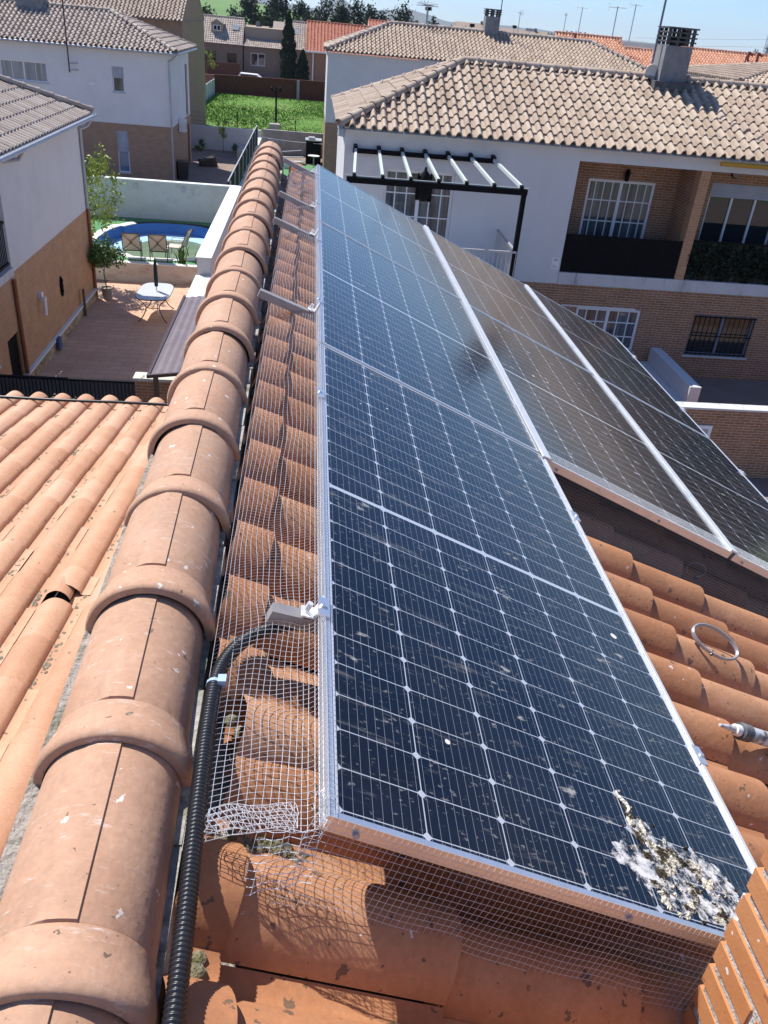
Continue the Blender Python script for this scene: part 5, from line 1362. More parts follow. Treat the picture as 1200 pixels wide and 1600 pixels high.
def lounger(name, label, x, y, rz, z=GZ):
    t = thing(name, label, 'garden chair', (x, y, z), 'garden chairs by the pool', (0, 0, rz))
    q = MB()                                  # local: back towards -y, seat towards +y
    for sx in (-0.29, 0.29):
        q.tube([(sx, 0.35, 0.0), (sx, 0.33, 0.36), (sx, -0.20, 0.33), (sx, -0.48, 0.98)], 0.018, 6)
        q.tube([(sx, -0.28, 0.0), (sx, -0.20, 0.33)], 0.018, 6)
        q.tube([(sx, 0.33, 0.36), (sx, 0.30, 0.58), (sx, -0.32, 0.60)], 0.016, 6)
    q.tube([(-0.29, -0.48, 0.98), (0.29, -0.48, 0.98)], 0.018, 6); q.tube([(-0.29, -0.22, 0.36), (0.29, -0.22, 0.36)], 0.016, 6)
    for s in (-1, 1): q.tube([(-0.27 * s, -0.49, 0.94), (0.0 + 0.03 * s, -0.375, 0.66), (-0.27 * s, -0.26, 0.40)], 0.013, 5)
    q.build('frame', bronze, t, local=True)
    q = MB(); q.add([(-0.27, -0.20, 0.35), (0.27, -0.20, 0.35), (0.27, -0.47, 0.96), (-0.27, -0.47, 0.96)], [(0, 1, 2, 3)]); q.build('backrest', sling_m, t, local=True)
    q = MB(); q.box(-0.27, 0.27, -0.18, 0.33, 0.345, 0.375); q.build('seat', sling_m, t, local=True)
    return t
lounger('garden_chair', 'left garden chair of the pair with crossed backs facing the pool', -6.05, 28.62, 0.12)
lounger('garden_chair', 'right garden chair of the pair with crossed backs, behind the closed parasol', -5.15, 28.66, 0.06)
lounger('garden_chair', 'garden chair turned sideways to the pool, seen edge on', -4.62, 29.35, 1.35)

tb = thing('patio_table', 'patio table with a white glass top and curved bronze legs', 'table', (-4.62, 24.45, G))
gm, n_, l_, b_ = newmat('frosted_glass_top'); b_.inputs['Base Color'].default_value = (0.56, 0.59, 0.60, 1); b_.inputs['Roughness'].default_value = 0.35; b_.inputs['Alpha'].default_value = 0.88
q = MB(); pts = []
for k in range(40):
    a = 2 * PI * k / 40; c_, s_ = math.cos(a), math.sin(a); pts.append((-4.62 + 0.50 * abs(c_) ** 0.55 * (1 if c_ > 0 else -1), 24.45 + 0.90 * abs(s_) ** 0.6 * (1 if s_ > 0 else -1)))
q.prism([(x, y, G + 0.725) for x, y in pts], (0, 0, 0.012)); q.build('table_top', gm, tb)
q = MB(); q.tube([(x, y, G + 0.722) for x, y in pts + pts[:1]], 0.014, 6); q.build('rim', bronze, tb)
for sx in (-1, 1):
    for sy in (-1, 1):
        q = MB(); q.tube(cat([(-4.62 + sx * 0.42, 24.45 + sy * 0.70, G + 0.71), (-4.62 + sx * 0.24, 24.45 + sy * 0.58, G + 0.50), (-4.62 + sx * 0.20, 24.45 + sy * 0.55, G + 0.35), (-4.62 + sx * 0.30, 24.45 + sy * 0.62, G + 0.12), (-4.62 + sx * 0.42, 24.45 + sy * 0.72, G)], 6), 0.016, 6); q.build('leg', bronze, tb)
q = MB()
for sy in (-1, 1): q.tube([(-4.82, 24.45 + sy * 0.55, G + 0.38), (-4.42, 24.45 + sy * 0.55, G + 0.38)], 0.012, 6)
q.tube([(-4.62, 23.9, G + 0.38), (-4.62, 25.0, G + 0.38)], 0.012, 6); q.build('stretcher', bronze, tb)
um = thing('closed_parasol', 'closed dark parasol standing through the patio table', 'parasol', (-4.58, 24.5, G))
q = MB(); q.tube([(-4.58, 24.5, G), (-4.58, 24.5, G + 1.72)], 0.019, 8); q.build('pole', white_pl, um)
q = MB(); q.lathe((-4.58, 24.5, G + 0.86), [(0.02, 0.0), (0.055, 0.03), (0.062, 0.25), (0.058, 0.55), (0.035, 0.80), (0.012, 0.86), (0.001, 0.87)], 10); q.build('folded_canopy', navy_cloth, um, smooth=60)

aw = thing('awning_roof', 'brown corrugated awning roof below the ridge tiles', 'awning', (-2.5, 15.6, -4.6))
q = MB(); n = 44
for i in range(n + 1):
    y = 13.2 + 4.75 * i / n
    for j in range(13):
        x = -2.78 + 0.92 * j / 12; q.v.append((x, y, -4.70 + 0.13 * (j / 12) + 0.012 * math.sin(j * PI / 1.0 + 0.0) * 0 + 0.010 * math.cos(j * PI)))
q.f = [(i * 13 + j, i * 13 + j + 1, (i + 1) * 13 + j + 1, (i + 1) * 13 + j) for i in range(n) for j in range(12)]
q.build('roof_sheet', awn_m, aw)
q = MB(); q.bar((-2.80, 13.15, -4.70), (-2.80, 18.0, -4.70), 0.05, 0.06); q.bar((-2.22, 13.15, -4.585), (-2.22, 18.0, -4.585), 0.04, 0.05); q.bar((-2.8, 13.17, -4.70), (-1.85, 13.17, -4.57), 0.05, 0.06); q.build('edge_trim', M('plum_brown_trim', (0.05, 0.03, 0.03), rough=0.5), aw)
for y in (13.4, 17.7):
    q = MB(); q.box(-2.76, -2.68, y, y + 0.08, G, -4.75); q.build('post', bronze, aw)
tag(MB().box(-1.9, -0.5, 12.5, 20.4, G, -4.45).build('store_room', grey_st), 'pale side building carrying the brown awning', 'building')

# plants -------------------------------------------------------------------------------------------
def branch_tree(name, label, base, trunk_h, limbs, crown, n, s, leaf, clumps, cat='tree', tr=0.05, seed=1, group=None, cl_r=0.28):
    t = thing(name, label, cat, base, group); b = V(base); rg = random.Random(seed)
    q = MB(); q.tube([b, b + V((rg.uniform(-.05, .05), rg.uniform(-.05, .05), trunk_h * 0.5)), b + V((0, 0, trunk_h))], [tr, tr * 0.8, tr * 0.65], 8)
    cc = b + V(crown[0]); rad = crown[1]
    for k in range(limbs):
        a = 2 * PI * k / limbs + rg.uniform(-.4, .4); e = cc + V((math.cos(a) * rad[0] * 0.75, math.sin(a) * rad[1] * 0.75, rg.uniform(-0.2, 0.85) * rad[2])); m0 = b + V((0, 0, trunk_h * rg.uniform(0.6, 1.0)))
        q.tube([m0, m0.lerp(e, 0.5) + V((0, 0, rad[2] * 0.12)), e], [tr * 0.5, tr * 0.3, tr * 0.1], 5)
    q.build('trunk', bark, t, smooth=60)
    q = MB(); leaves_mb(q, cc, rad, n, s, clumps, seed, hollow=0.25, cl_r=cl_r); q.build('crown', leaf, t)
    return t
yt = branch_tree('young_tree', 'sparse yellow green tree leaning from behind the left house', (-7.45, 27.3, GZ), 1.6, 9, ((0.30, 0.3, 2.1), (0.98, 0.6, 1.75)), 2300, 0.060, leaf_y, 40, seed=5, cl_r=0.22)
pt = thing('potted_tree', 'bushy green shrub in a grey pot at the patio corner', 'potted plant', (-6.35, 25.75, G))
q = MB(); q.lathe((-6.35, 25.75, G), [(0.13, 0), (0.17, 0.30), (0.19, 0.38), (0.17, 0.38), (0.15, 0.33), (0.001, 0.33)], 16); q.build('pot', pot_m, pt, smooth=40)
q = MB(); q.tube([(-6.35, 25.75, G + 0.3), (-6.40, 25.76, G + 0.8), (-6.36, 25.78, G + 1.15)], [0.02, 0.017, 0.014], 6)
for k in range(6): q.tube([(-6.37, 25.77, G + 1.0), (-6.37 + 0.3 * math.cos(k), 25.77 + 0.3 * math.sin(k), G + 1.4)], 0.007, 4)
q.build('stem', bark, pt)
q = MB(); leaves_mb(q, (-6.30, 25.8, G + 1.40), (0.62, 0.55, 0.42), 2000, 0.050, 24, 8, hollow=0.2, cl_r=0.4); q.build('foliage', leaf_g, pt)
def spiky(label, x, y, n, h, sd):
    rg = random.Random(sd); q = MB()
    for k in range(n):
        a = rg.uniform(0, 6.28); L = h * rg.uniform(.6, 1.1); sp_ = rg.uniform(.15, .55); d = V((math.cos(a), math.sin(a), 0)); s = V((-d.y, d.x, 0)) * 0.022
        b = V((x + rg.uniform(-.12, .12), y + rg.uniform(-.08, .08), GZ + 0.02)); m0 = b + d * L * sp_ * .45 + V((0, 0, L * .6)); e = b + d * L * sp_ + V((0, 0, L))
        q.add([b - s, b + s, m0 + s, m0 - s, e], [(0, 1, 2, 3), (3, 2, 4)])
    tag(q.build('spiky_plant', leaf_g, base=(x, y, GZ)), label, 'plant', 'spiky plants by the pool')
spiky('tall spiky plant on the low wall beside the sideways garden chair', -4.35, 28.3, 46, 0.62, 3)
spiky('shorter spiky plant in the corner against the white garden wall', -3.75, 28.3, 40, 0.45, 4)

# ================================================================= SECOND HOUSE ON THE LEFT AND ITS YARD
h3 = thing('corner_house', 'white over brown brick house with hip roof beyond the pool wall', 'house', (-11, 50, G))
f3 = face_front(47.0)
w = MB(); wall(w, f3, -18, -7.25, -4.66, -1.28, holes=[(-15.6, -13.32, -3.05, -2.14), (-10.15, -9.58, -3.20, -2.05)], depth=0.16)
wall(w, face_right(-7.25), 47.0, 54.0, -4.66, -1.28, holes=[(52.4, 53.3, -4.6, -2.0)], depth=0.2); w.build('wall', white_st, h3)
w = MB(); wall(w, f3, -18, -7.25, G, -4.66, holes=[(-10.17, -9.57, -7.05, -5.0)], depth=0.16); wall(w, face_right(-7.25), 47.0, 54.0, G, -4.66, holes=[(52.6, 53.4, G, -5.1)], depth=0.2); w.build('brick_wall', brick_br, h3, uv=True)
window(h3, f3, -15.6, -13.32, -3.05, -2.14, leaves=2, mun=(1, 0), fw=0.06, depth=0.08, glass=glass_p, sill=True, label='wide white window with pale curtains')
window(h3, f3, -10.15, -9.58, -3.20, -2.05, leaves=1, fw=0.05, depth=0.10, glass=glass_c, shutter=0.45, sill=True, label='small window with its shutter half down')
window(h3, f3, -10.17, -9.57, -7.05, -5.0, leaves=1, fw=0.06, depth=0.10, glass=MGLASS('sky_blue_glass', (0.10, 0.17, 0.26), 0.06, (0.16, 0.26, 0.38), 1.5), shutter=0.50, sill=True, label='tall narrow window with blue glass below a shutter')
window(h3, face_right(-7.25), 52.4, 53.3, -4.6, -2.0, leaves=1, fw=0.06, depth=0.12, frame=black_mt, glass=glass_d, name='balcony_door')
window(h3, face_right(-7.25), 52.6, 53.4, G, -5.1, leaves=1, fw=0.05, depth=0.12, frame=black_mt, glass=glass_d, name='door')
hip_roof(h3, -19, -6.86, 46.65, 54.35, -1.22, 0.385, grey_t, left=False, prof=profile(0.245, 0.60, 0.10, 6), cap=grey_t, capr=0.12)
g = MB(); g.tube([(-19, 46.6, -1.27), (-6.80, 46.6, -1.27), (-6.80, 54.3, -1.27)], 0.055, 8); g.tube([(-6.9, 46.7, -1.32), (-7.15, 46.9, -1.55), (-7.28, 46.95, -1.62)], 0.045, 6); g.build('gutter', zinc, h3)
g = MB(); g.tube([(-7.30, 46.95, -1.6), (-7.30, 46.95, G)], 0.045, 6); g.build('downpipe', zinc, h3)
g = MB(); g.box(-15.3, -14.0, 49.8, 50.8, -0.6, 0.85); g.build('chimney', chim_m, h3)
g = MB(); g.box(-11.85, -11.45, 46.93, 46.99, -2.98, -2.86) if False else g.box(-11.3, -11.0, 46.96, 46.994, -2.98, -2.83); g.build('number_plate', white_pl, h3)
for x, z in ((-11.9, -4.85),): g = MB(); g.box(x, x + 0.25, 46.85, 46.995, z - 0.09, z + 0.09); g.build('floodlight', zinc, h3)
ac = thing('air_conditioner', 'white air conditioning unit on the side of the white over brown brick house', 'air conditioner', (-7.0, 49.4, -4.9))
q = MB(); q.box(-7.22, -6.90, 49.0, 49.8, -5.1, -4.50); q.build('casing', white_pl, ac)
q = MB(); q.tube([(-6.90, 49.4, -4.8), (-6.885, 49.4, -4.8)], 0.23, 16); q.build('fan_grille', zinc, ac)
po_ = thing('roof_mast', 'dark red antenna pole strapped to the white wall of the corner house', 'mast', (-12.1, 46.55, -2.4))
q = MB(); q.tube([(-12.1, 46.5, -2.45), (-12.1, 46.5, 1.8)], 0.035, 6); q.build('pole', M('dark_red_pole', (0.09, 0.045, 0.05), rough=0.5), po_)
q = MB()
for z in (-2.05, -2.35): q.bar((-12.1, 46.5, z), (-11.8, 46.98, z), 0.05, 0.05)
q.build('wall_bracket', zinc, po_)
def bin_(label, x, y, tip):
    t = thing('waste_bin', label, 'bin', (x, y, G), 'bins in the courtyard', (0, tip, 0.4))
    q = MB(); q.add([(-.25, -.28, 0), (.25, -.28, 0), (.25, .28, 0), (-.25, .28, 0), (-.30, -.34, .85), (.30, -.34, .85), (.30, .34, .85), (-.30, .34, .85)], [(3, 2, 1, 0), (4, 5, 6, 7), (0, 1, 5, 4), (1, 2, 6, 5), (2, 3, 7, 6), (3, 0, 4, 7)]); q.build('bin_body', black_pl, t, local=True)
    q = MB(); q.box(-.33, .33, -.37, .37, .855, .92); q.build('lid', black_pl, t, local=True)
    for s in (-1, 1):
        q = MB(); q.tube([(s * .25, .30, .09), (s * .31, .30, .09)], 0.09, 12); q.build('wheel', black_pl, t, local=True)
bin_('black bin standing in the courtyard against the brick corner', -7.0, 47.9, 0.0)
b2_ = bin_('black bin lying tipped over on the courtyard paving', -6.55, 52.6, 1.3)

# walls, fence and clutter between the courtyard and the lawn
q = MB(); q.box(-16, -3.35, 59.3, 59.55, G, -5.88); tag(q.build('yard_wall', grey_st), 'white wall closing the courtyard in front of the lawn', 'wall')
q = MB(); q.box(-3.3, 12, 59.8, 60.05, G, -5.85); tag(q.build('yard_wall', conc), 'grey brown concrete wall in front of the lawn', 'wall')
q = MB(); q.box(-3.55, -3.30, 35.26, 59.3, G, -6.3); tag(q.build('dividing_wall', grey_st), 'pale low wall under the black louvred fence', 'wall')
fe = thing('louvred_fence', 'tall black metal fence on the wall beside the courtyard', 'fence', (-3.42, 46, -6.3))
q = MB()
for k in range(42): q.box(-3.46, -3.40, 36.0 + k * 0.47, 36.0 + k * 0.47 + 0.40, -6.28, -5.25)
q.build('fence_panel', black_mt, fe)
q = MB(); q.box(-3.45, -3.40, 35.9, 55.9, -5.24, -5.20); q.build('top_rail', zinc, fe)
for k in range(9):
    q = MB(); q.bar((-3.37, 36.2 + k * 2.4, -6.29), (-3.36, 36.2 + k * 2.4, -5.25), 0.06, 0.06); q.build('fence_post', zinc, fe)
tag(MB().box(-4.7, -3.6, 56.0, 58.6, G, G + 0.55).build('timber_stack', conc), 'stack of grey boards against the white courtyard wall', 'boards')
branch_tree('sapling', 'thin young tree with pale leaves in front of the white courtyard wall', (-5.75, 58.3, G), 1.3, 5, ((0, 0, 1.55), (0.35, 0.3, 0.6)), 260, 0.07, leaf_y, 9, tr=0.02, seed=9)
for i, (x, y, r, lb) in enumerate(((-7.3, 58.6, 0.30, 'low shrub at the left end of the white courtyard wall'), (-4.9, 58.7, 0.32, 'low shrub beside the thin young tree'))):
    q = MB(); leaves_mb(q, (x, y, G + 0.3), (r, r, 0.34), 260, 0.06, 9, 30 + i, hollow=0.1, cl_r=0.5); tag(q.build('shrub', leaf_g, base=(x, y, G)), lb, 'shrub')
wt = thing('water_tank', 'black box shaped tank with scrap on its lid beside the brown brick wall', 'tank', (0.3, 57.0, G))
q = MB(); q.box(-0.35, 0.62, 56.5, 57.6, G, G + 1.35); q.build('tank_body', black_mt, wt)
q = MB(); q.box(-0.40, 0.64, 56.45, 57.65, G + 1.36, G + 1.42); q.box(-0.2, 0.2, 56.6, 57.2, G + 1.42, G + 1.55); q.build('tank_lid', zinc, wt)
for i, (a, b, lb) in enumerate((((-2.7, 57.5, G + 0.35), (-0.6, 56.6, G + 0.75), 'uppermost grey plank leaning on the concrete wall'), ((-2.6, 56.9, G + 0.15), (-0.5, 56.2, G + 0.42), 'middle grey plank of the leaning heap'), ((-2.2, 56.2, G + 0.06), (-0.4, 55.8, G + 0.2), 'lowest grey plank of the leaning heap'))):
    tag(MB().bar(a, b, 0.30, 0.04).build('plank', zinc), lb, 'plank', 'planks heaped by the concrete wall')
tag(MB().box(-1.7, -0.65, 53.9, 54.1, G, G + 0.45).build('white_crate', white_pl), 'white crate on the green turf behind the ridge', 'crate')
tag(MB().box(-2.9, -2.2, 58.9, 59.0, G, G + 1.0).build('leaning_board', zinc), 'pale blue grey board leaning at the foot of the black fence', 'board')
pl_ = thing('round_table', 'small round white table on the turf beside the brick wall', 'table', (0.15, 53.3, G))
q = MB(); q.lathe((0.15, 53.3, G + 0.92), [(0.001, 0), (0.36, 0.0), (0.36, 0.03), (0.001, 0.03)], 20); q.build('table_top', white_pl, pl_)
q = MB(); q.lathe((0.15, 53.3, G), [(0.2, 0), (0.2, 0.03), (0.03, 0.06), (0.03, 0.92)], 12); q.build('pedestal', zinc, pl_)
wr = MB(); wr.tube([(-3.4, 57.5, -6.05), (-1.3, 57.0, -6.12), (0.70, 56.3, -6.05)], 0.02, 5); tag(wr.build('clothes_line', zinc), 'pale line strung from the black fence to the brick wall', 'line')

# lamp post, wire fence, brick boundary
lp_ = thing('street_lamp', 'black lamp post with two lanterns at the near edge of the lawn', 'street lamp', (-2.46, 61.2, G))
q = MB(); q.lathe((-2.46, 61.2, G + 0.0), [(0.12, 0), (0.10, 1.1), (0.07, 1.2), (0.06, 3.9), (0.001, 3.9)], 8); q.build('post', black_mt, lp_)
for s in (-1, 1):
    q = MB(); q.tube([(-2.46, 61.2, G + 3.7), (-2.46 + s * 0.26, 61.2, G + 3.7)], 0.03, 5); q.lathe((-2.46 + s * 0.28, 61.2, G + 3.65), [(0.04, 0), (0.10, 0.20), (0.11, 0.22), (0.02, 0.33), (0.001, 0.33)], 8); q.build('lantern', black_mt, lp_)
q = MB(); q.box(-2.86, -2.16, 60.3, 61.0, G, G + 1.75); tag(q.build('concrete_block', conc), 'grey concrete plinth at the foot of the lamp post', 'plinth')
wf = thing('wire_fence', 'thin green wire fence along the near edge of the lawn', 'fence', (-1, 60.4, G))
for x in (-5.0, -1.1, 2.5):
    q = MB(); q.tube([(x, 60.4, G), (x, 60.4, G + 2.3)], 0.03, 5); q.build('fence_post', black_mt, wf)
q = MB()
for k in range(7): q.tube([(-9, 60.4, G + 0.6 + k * 0.25), (5, 60.4, G + 0.6 + k * 0.25)], 0.006, 3)
q.build('fence_wire', M('green_wire', (0.03, 0.07, 0.03), rough=0.5), wf)
bb = thing('brick_boundary_wall', 'long dark red brick wall along the far side of the lawn', 'wall', (1, 99, G))
q = MB(); q.prism([(-10.3, 97.2, G), (14, 103.0, G), (14, 103.0, G + 2.1), (-10.3, 97.2, G + 2.05)], (0, 0.3, 0)); q.build('brickwork', brick_rd, bb, uv=True)
q = MB(); q.box(-1.75, -1.45, 99.0, 99.22, G, G + 2.0); q.build('concrete_pier', conc, bb)
q = MB(); q.prism([(-18, 95.8, G), (-10.32, 97.2, G), (-10.32, 97.2, G + 2.0), (-18, 95.8, G + 2.0)], (0, 0.3, 0)); tag(q.build('terrace_bank', M('red_brown_earth', (0.22, 0.11, 0.07), (0.28, 0.15, 0.10), rough=1)), 'red brown wall stub left of the slab fence', 'wall')
sf = thing('slab_fence', 'pale concrete slab fence along the left side of the lawn', 'fence', (-10.3, 90, G))
for k in range(9):
    q = MB(); q.box(-10.33, -10.25, 81 + k * 2.0, 81 + k * 2.0 + 1.88, G, G + 1.64); q.build('slab', cream_st, sf)
    q = MB(); q.box(-10.36, -10.22, 81 + k * 2.0 + 1.88, 81 + k * 2.0 + 2.0, G, G + 1.72); q.build('fence_post', conc, sf)

# ================================================================= BRICK GABLE HOUSE FAR LEFT, FAR ROW OF HOUSES
h4 = gable_house('brown brick gable house rising behind the white corner house', -22, -8.0, 57.6, 69.6, -0.02, 0.46, beige_t, brick_br, None, name='brick_gable_house', pr=p5)
p4 = profile(0.30, 0.62, 0.06, 4)
def fwin(t, y, specs, frame=bronze, glass=glass_d):
    for (a0, a1, b0, b1, sh) in specs: window(t, face_front(y), a0, a1, b0, b1, leaves=2, fw=0.08, depth=0.12, frame=frame, glass=glass, shutter=sh)
dusk_b = MBRICK('shade_toned_brick', (0.25, 0.18, 0.135), (0.21, 0.15, 0.11), (0.26, 0.21, 0.17))  # shade on the far fronts worked into a duller, darker brick colour
hs = [(-15.2, -13.4, -7.1, -4.5, 0), (-11.9, -10.6, -6.4, -4.6, 0)]
f1 = gable_house('far house with a dormer and a skylight in its grey tiled roof', -16.8, -9.75, 129.7, 138.8, -3.55, 0.68, grey_t, dusk_b, None, w=0.30, pr=p4, holes=[h[:4] for h in hs])
fwin(f1, 130.0, hs)
q = MB(); q.box(-14.15, -12.55, 131.5, 134.5, -2.3, -1.25); dm = q.build('dormer', brick_lt, f1)
q = MB(); q.prism([(-14.35, 131.3, -1.27), (-12.35, 131.3, -1.27), (-13.35, 131.3, -0.72)], (0, 3.0, 0)); q.build('dormer_roof', grey_t, dm)
window(dm, face_front(131.5), -13.85, -12.85, -2.1, -1.4, leaves=2, fw=0.09, depth=-0.08)
q = MB(); q.prism([(-11.3, 132.05, -1.90), (-10.4, 132.05, -1.90), (-10.4, 132.9, -1.30), (-11.3, 132.9, -1.30)], (0, -0.06, 0.10)); q.build('skylight', glass_p, f1)
q = MB(); q.box(-16.5, -9.9, 126.0, 126.2, G, -5.6); tag(q.build('garden_wall', brick_rd), 'low red wall in front of the far dormer house', 'wall')
hs = [(-8.7, -6.7, -5.9, -4.35, 0), (-4.2 + 0.2, -2.4, -5.9, -4.4, 0.3)]
f2 = gable_house('low far house with a brown fascia between dormer house and cypresses', -9.7, -1.8, 129.9, 135.5, -3.60, 0.40, grey_t, dusk_b, None, w=0.30, pr=p4, holes=[h[:4] for h in hs])
fwin(f2, 130.2, hs, frame=win_w)
q = MB(); q.box(-9.6, -4.4, 132.2, 138, -3.3, -1.30); q.build('upper_storey', brick_br, f2)
f3_ = gable_house('narrow far house with a skylight behind the tall cypress', -4.35, -1.25, 128.9, 138.6, -3.45, 0.66, grey_t, dusk_b, None, w=0.30, pr=p4)
q = MB(); q.prism([(-2.9, 131.6, -1.72), (-2.0, 131.6, -1.72), (-2.0, 132.5, -1.12), (-2.9, 132.5, -1.12)], (0, -0.06, 0.10)); q.build('skylight', glass_p, f3_)
red_t = MTILE('red_clay_tile', (0.38, 0.12, 0.07), (0.45, 0.16, 0.095), (0.50, 0.20, 0.13), ks=4, kt=0.1, white=0.0)
f4 = gable_house('far house with a bright red ribbed roof and white gutter', -1.15, 14.5, 127.0, 138.0, -3.40, 0.62, red_t, brick_or, None, w=0.46, pr=profile(0.46, 0.5, 0.09, 5), cap=red_t)
q = MB(); q.tube([(-1.2, 126.9, -3.45), (14.5, 126.9, -3.45)], 0.12, 6); q.tube([(-0.1, 127.1, -3.5), (-0.1, 127.1, G)], 0.10, 6); q.build('gutter', white_pl, f4)
f5 = gable_house('small red gabled house right of the ribbed red roof', 8.0, 24.0, 140.0, 148.0, -1.0, 0.45, red_t, white_st, None, w=0.46, pr=profile(0.46, 0.5, 0.09, 5), cap=red_t)
# white van behind the brick wall
vn = thing('parked_car', 'white car parked behind the long red brick wall, only its roof showing', 'car', (-7.0, 112, G))
q = MB(); q.prism([(-9.2, 111, G + 0.3), (-4.8, 111, G + 0.3), (-4.8, 111, G + 0.75), (-5.9, 111, G + 0.95), (-6.7, 111, G + 1.48), (-8.7, 111, G + 1.52), (-9.2, 111, G + 0.95)], (0, 1.9, 0)); q.build('body', white_pl, vn)
q = MB(); q.prism([(-8.8, 110.97, G + 1.0), (-6.3, 110.97, G + 1.0), (-6.8, 110.97, G + 1.4), (-8.6, 110.97, G + 1.42)], (0, 0.025, 0)); q.build('side_window', glass_d, vn)
for x in (-8.4, -5.5):
    q = MB(); q.tube([(x, 110.95, G + 0.34), (x, 111.2, G + 0.34)], 0.34, 14); q.build('wheel', black_pl, vn)
# cypresses
def cypress(label, x, y, h, r, sd):
    t = thing('cypress_tree', label, 'cypress', (x, y, G), 'cypresses by the far houses'); rg = random.Random(sd)
    q = MB(); q.tube([(x, y, G), (x, y, G + h * 0.9)], [0.16, 0.03], 6); q.build('trunk', bark, t)
    q = MB()
    for i in range(4200):
        f = rg.random() ** 1.15; R = r * (math.sin(PI * min(1, (f + 0.10) / 1.1) ** 0.75) ** 0.7) * rg.uniform(0.55, 1.06) * (1 + 0.12 * math.sin(f * 40 + x)); a = rg.uniform(0, 6.28)
        p = V((x + R * math.cos(a), y + R * math.sin(a), G + 0.2 + f * h)); u_ = V((rg.gauss(0, .25), rg.gauss(0, .25), 1)).normalized(); s = u_.orthogonal().normalized(); s = Matrix.Rotation(rg.uniform(0, 6.28), 3, u_) @ s
        q.add([p - s * 0.07, p + u_ * 0.32, p + s * 0.07, p - u_ * 0.12], [(0, 1, 2, 3)])
    q.build('crown', leaf_d, t)
cypress('tall slender cypress in front of the narrow far house', -3.15, 116, 7.9, 0.95, 1)
cypress('shorter cypress right of the tall one', -1.35, 115.5, 4.0, 0.75, 2)
branch_tree('bare_tree', 'small yellow budding tree before the dormer house', (-13.6, 120, G), 1.6, 8, ((0.2, 0, 2.4), (1.1, 0.8, 1.0)), 240, 0.13, leaf_y, 9, tr=0.08, seed=14)

# distant trees, one by one along the treeline
rg = random.Random(77)
def far_tree(name, label, x, y, zb, h, r, leaf, kind, sd):
    t = thing(name, label, 'tree', (x, y, zb), 'trees on the skyline'); rg = random.Random(sd)
    q = MB(); q.tube([(x, y, zb), (x + rg.uniform(-.3, .3), y, zb + h * 0.6), (x, y, zb + h * 0.9)], [h * 0.03, h * 0.022, h * 0.008], 5); q.build('trunk', bark, t)
    q = MB()
    if kind == 'pine': leaves_mb(q, (x, y, zb + h * 0.68), (r, r, h * 0.34), 1100, 0.36, 14, sd, hollow=0.2, cl_r=0.5)
    elif kind == 'tall': leaves_mb(q, (x, y, zb + h * 0.56), (r, r, h * 0.46), 1400, 0.36, 18, sd, hollow=0.15, cl_r=0.42)
    else: leaves_mb(q, (x, y, zb + h * 0.56), (r, r, h * 0.46), 1200, 0.38, 12, sd, hollow=0.1, cl_r=0.55)
    q.build('crown', leaf, t)
specs = []
pal = 'dark pine on the skyline among its like'
for i, (px_, h, r, kd, lf) in enumerate([
    (-22.5, 6.6, 2.3, 'round', leaf_p), (-15.6, 7.5, 2.2, 'round', leaf_p), (-13.2, 11.5, 2.0, 'pine', leaf_p), (-9.6, 9.0, 1.6, 'tall', leaf_p), (-7.6, 11.8, 2.1, 'pine', leaf_p), (-5.2, 7.0, 2.2, 'round', leaf_l), (-12.0, 6.0, 1.7, 'round', leaf_l),
    (-3.2, 9.6, 1.9, 'tall', leaf_p), (-0.6, 9.2, 2.0, 'tall', leaf_p), (2.4, 10.6, 2.3, 'tall', leaf_p), (5.4, 10.0, 2.2, 'tall', leaf_p), (8.6, 10.8, 2.3, 'tall', leaf_p), (11.4, 9.8, 2.2, 'tall', leaf_p), (14.6, 9.4, 2.2, 'tall', leaf_p), (17.6, 9.8, 2.6, 'round', leaf_p),
    (20.6, 9.0, 2.4, 'round', leaf_p), (23.4, 7.4, 2.2, 'round', leaf_p), (26.2, 7.8, 2.4, 'round', leaf_p), (29.0, 7.6, 2.4, 'round', leaf_p), (31.6, 6.9, 2.1, 'round', leaf_p), (34.2, 6.4, 2.0, 'round', leaf_p), (-6.6, 5.6, 1.8, 'round', leaf_l), (-19, 4.2, 1.9, 'round', leaf_l), (-26, 4.5, 2, 'round', leaf_l), (1.0, 5.2, 2.0, 'round', leaf_l)]):
    lb = {leaf_p: {'pine': 'tall open crowned dark pine above the far houses', 'tall': 'tall dense dark conifer in the skyline row', 'round': 'rounded dark tree in the skyline row'}[kd] if lf is leaf_p else '', leaf_l: 'pale green spring tree at the foot of the hill'}[lf]
    far_tree('skyline_tree', lb, px_ * 1.12, 226 + rg.uniform(-10, 14), G, h * 1.05, r * 1.05, lf, kd, 200 + i)
for i in range(11):                          # columnar trees on the right horizon
    x = 150 + [0, 4, 8, 13, 17, 27, 32, 44, 48, 53, 58][i] * 1.15; hh = [9, 10, 13, 10, 9, 12, 8, 9, 12, 10, 9][i]
    far_tree('poplar', 'dark columnar tree on the right horizon', x * 1.03, 330, G, hh * 0.86, 2.2, leaf_p, 'tall', 300 + i)
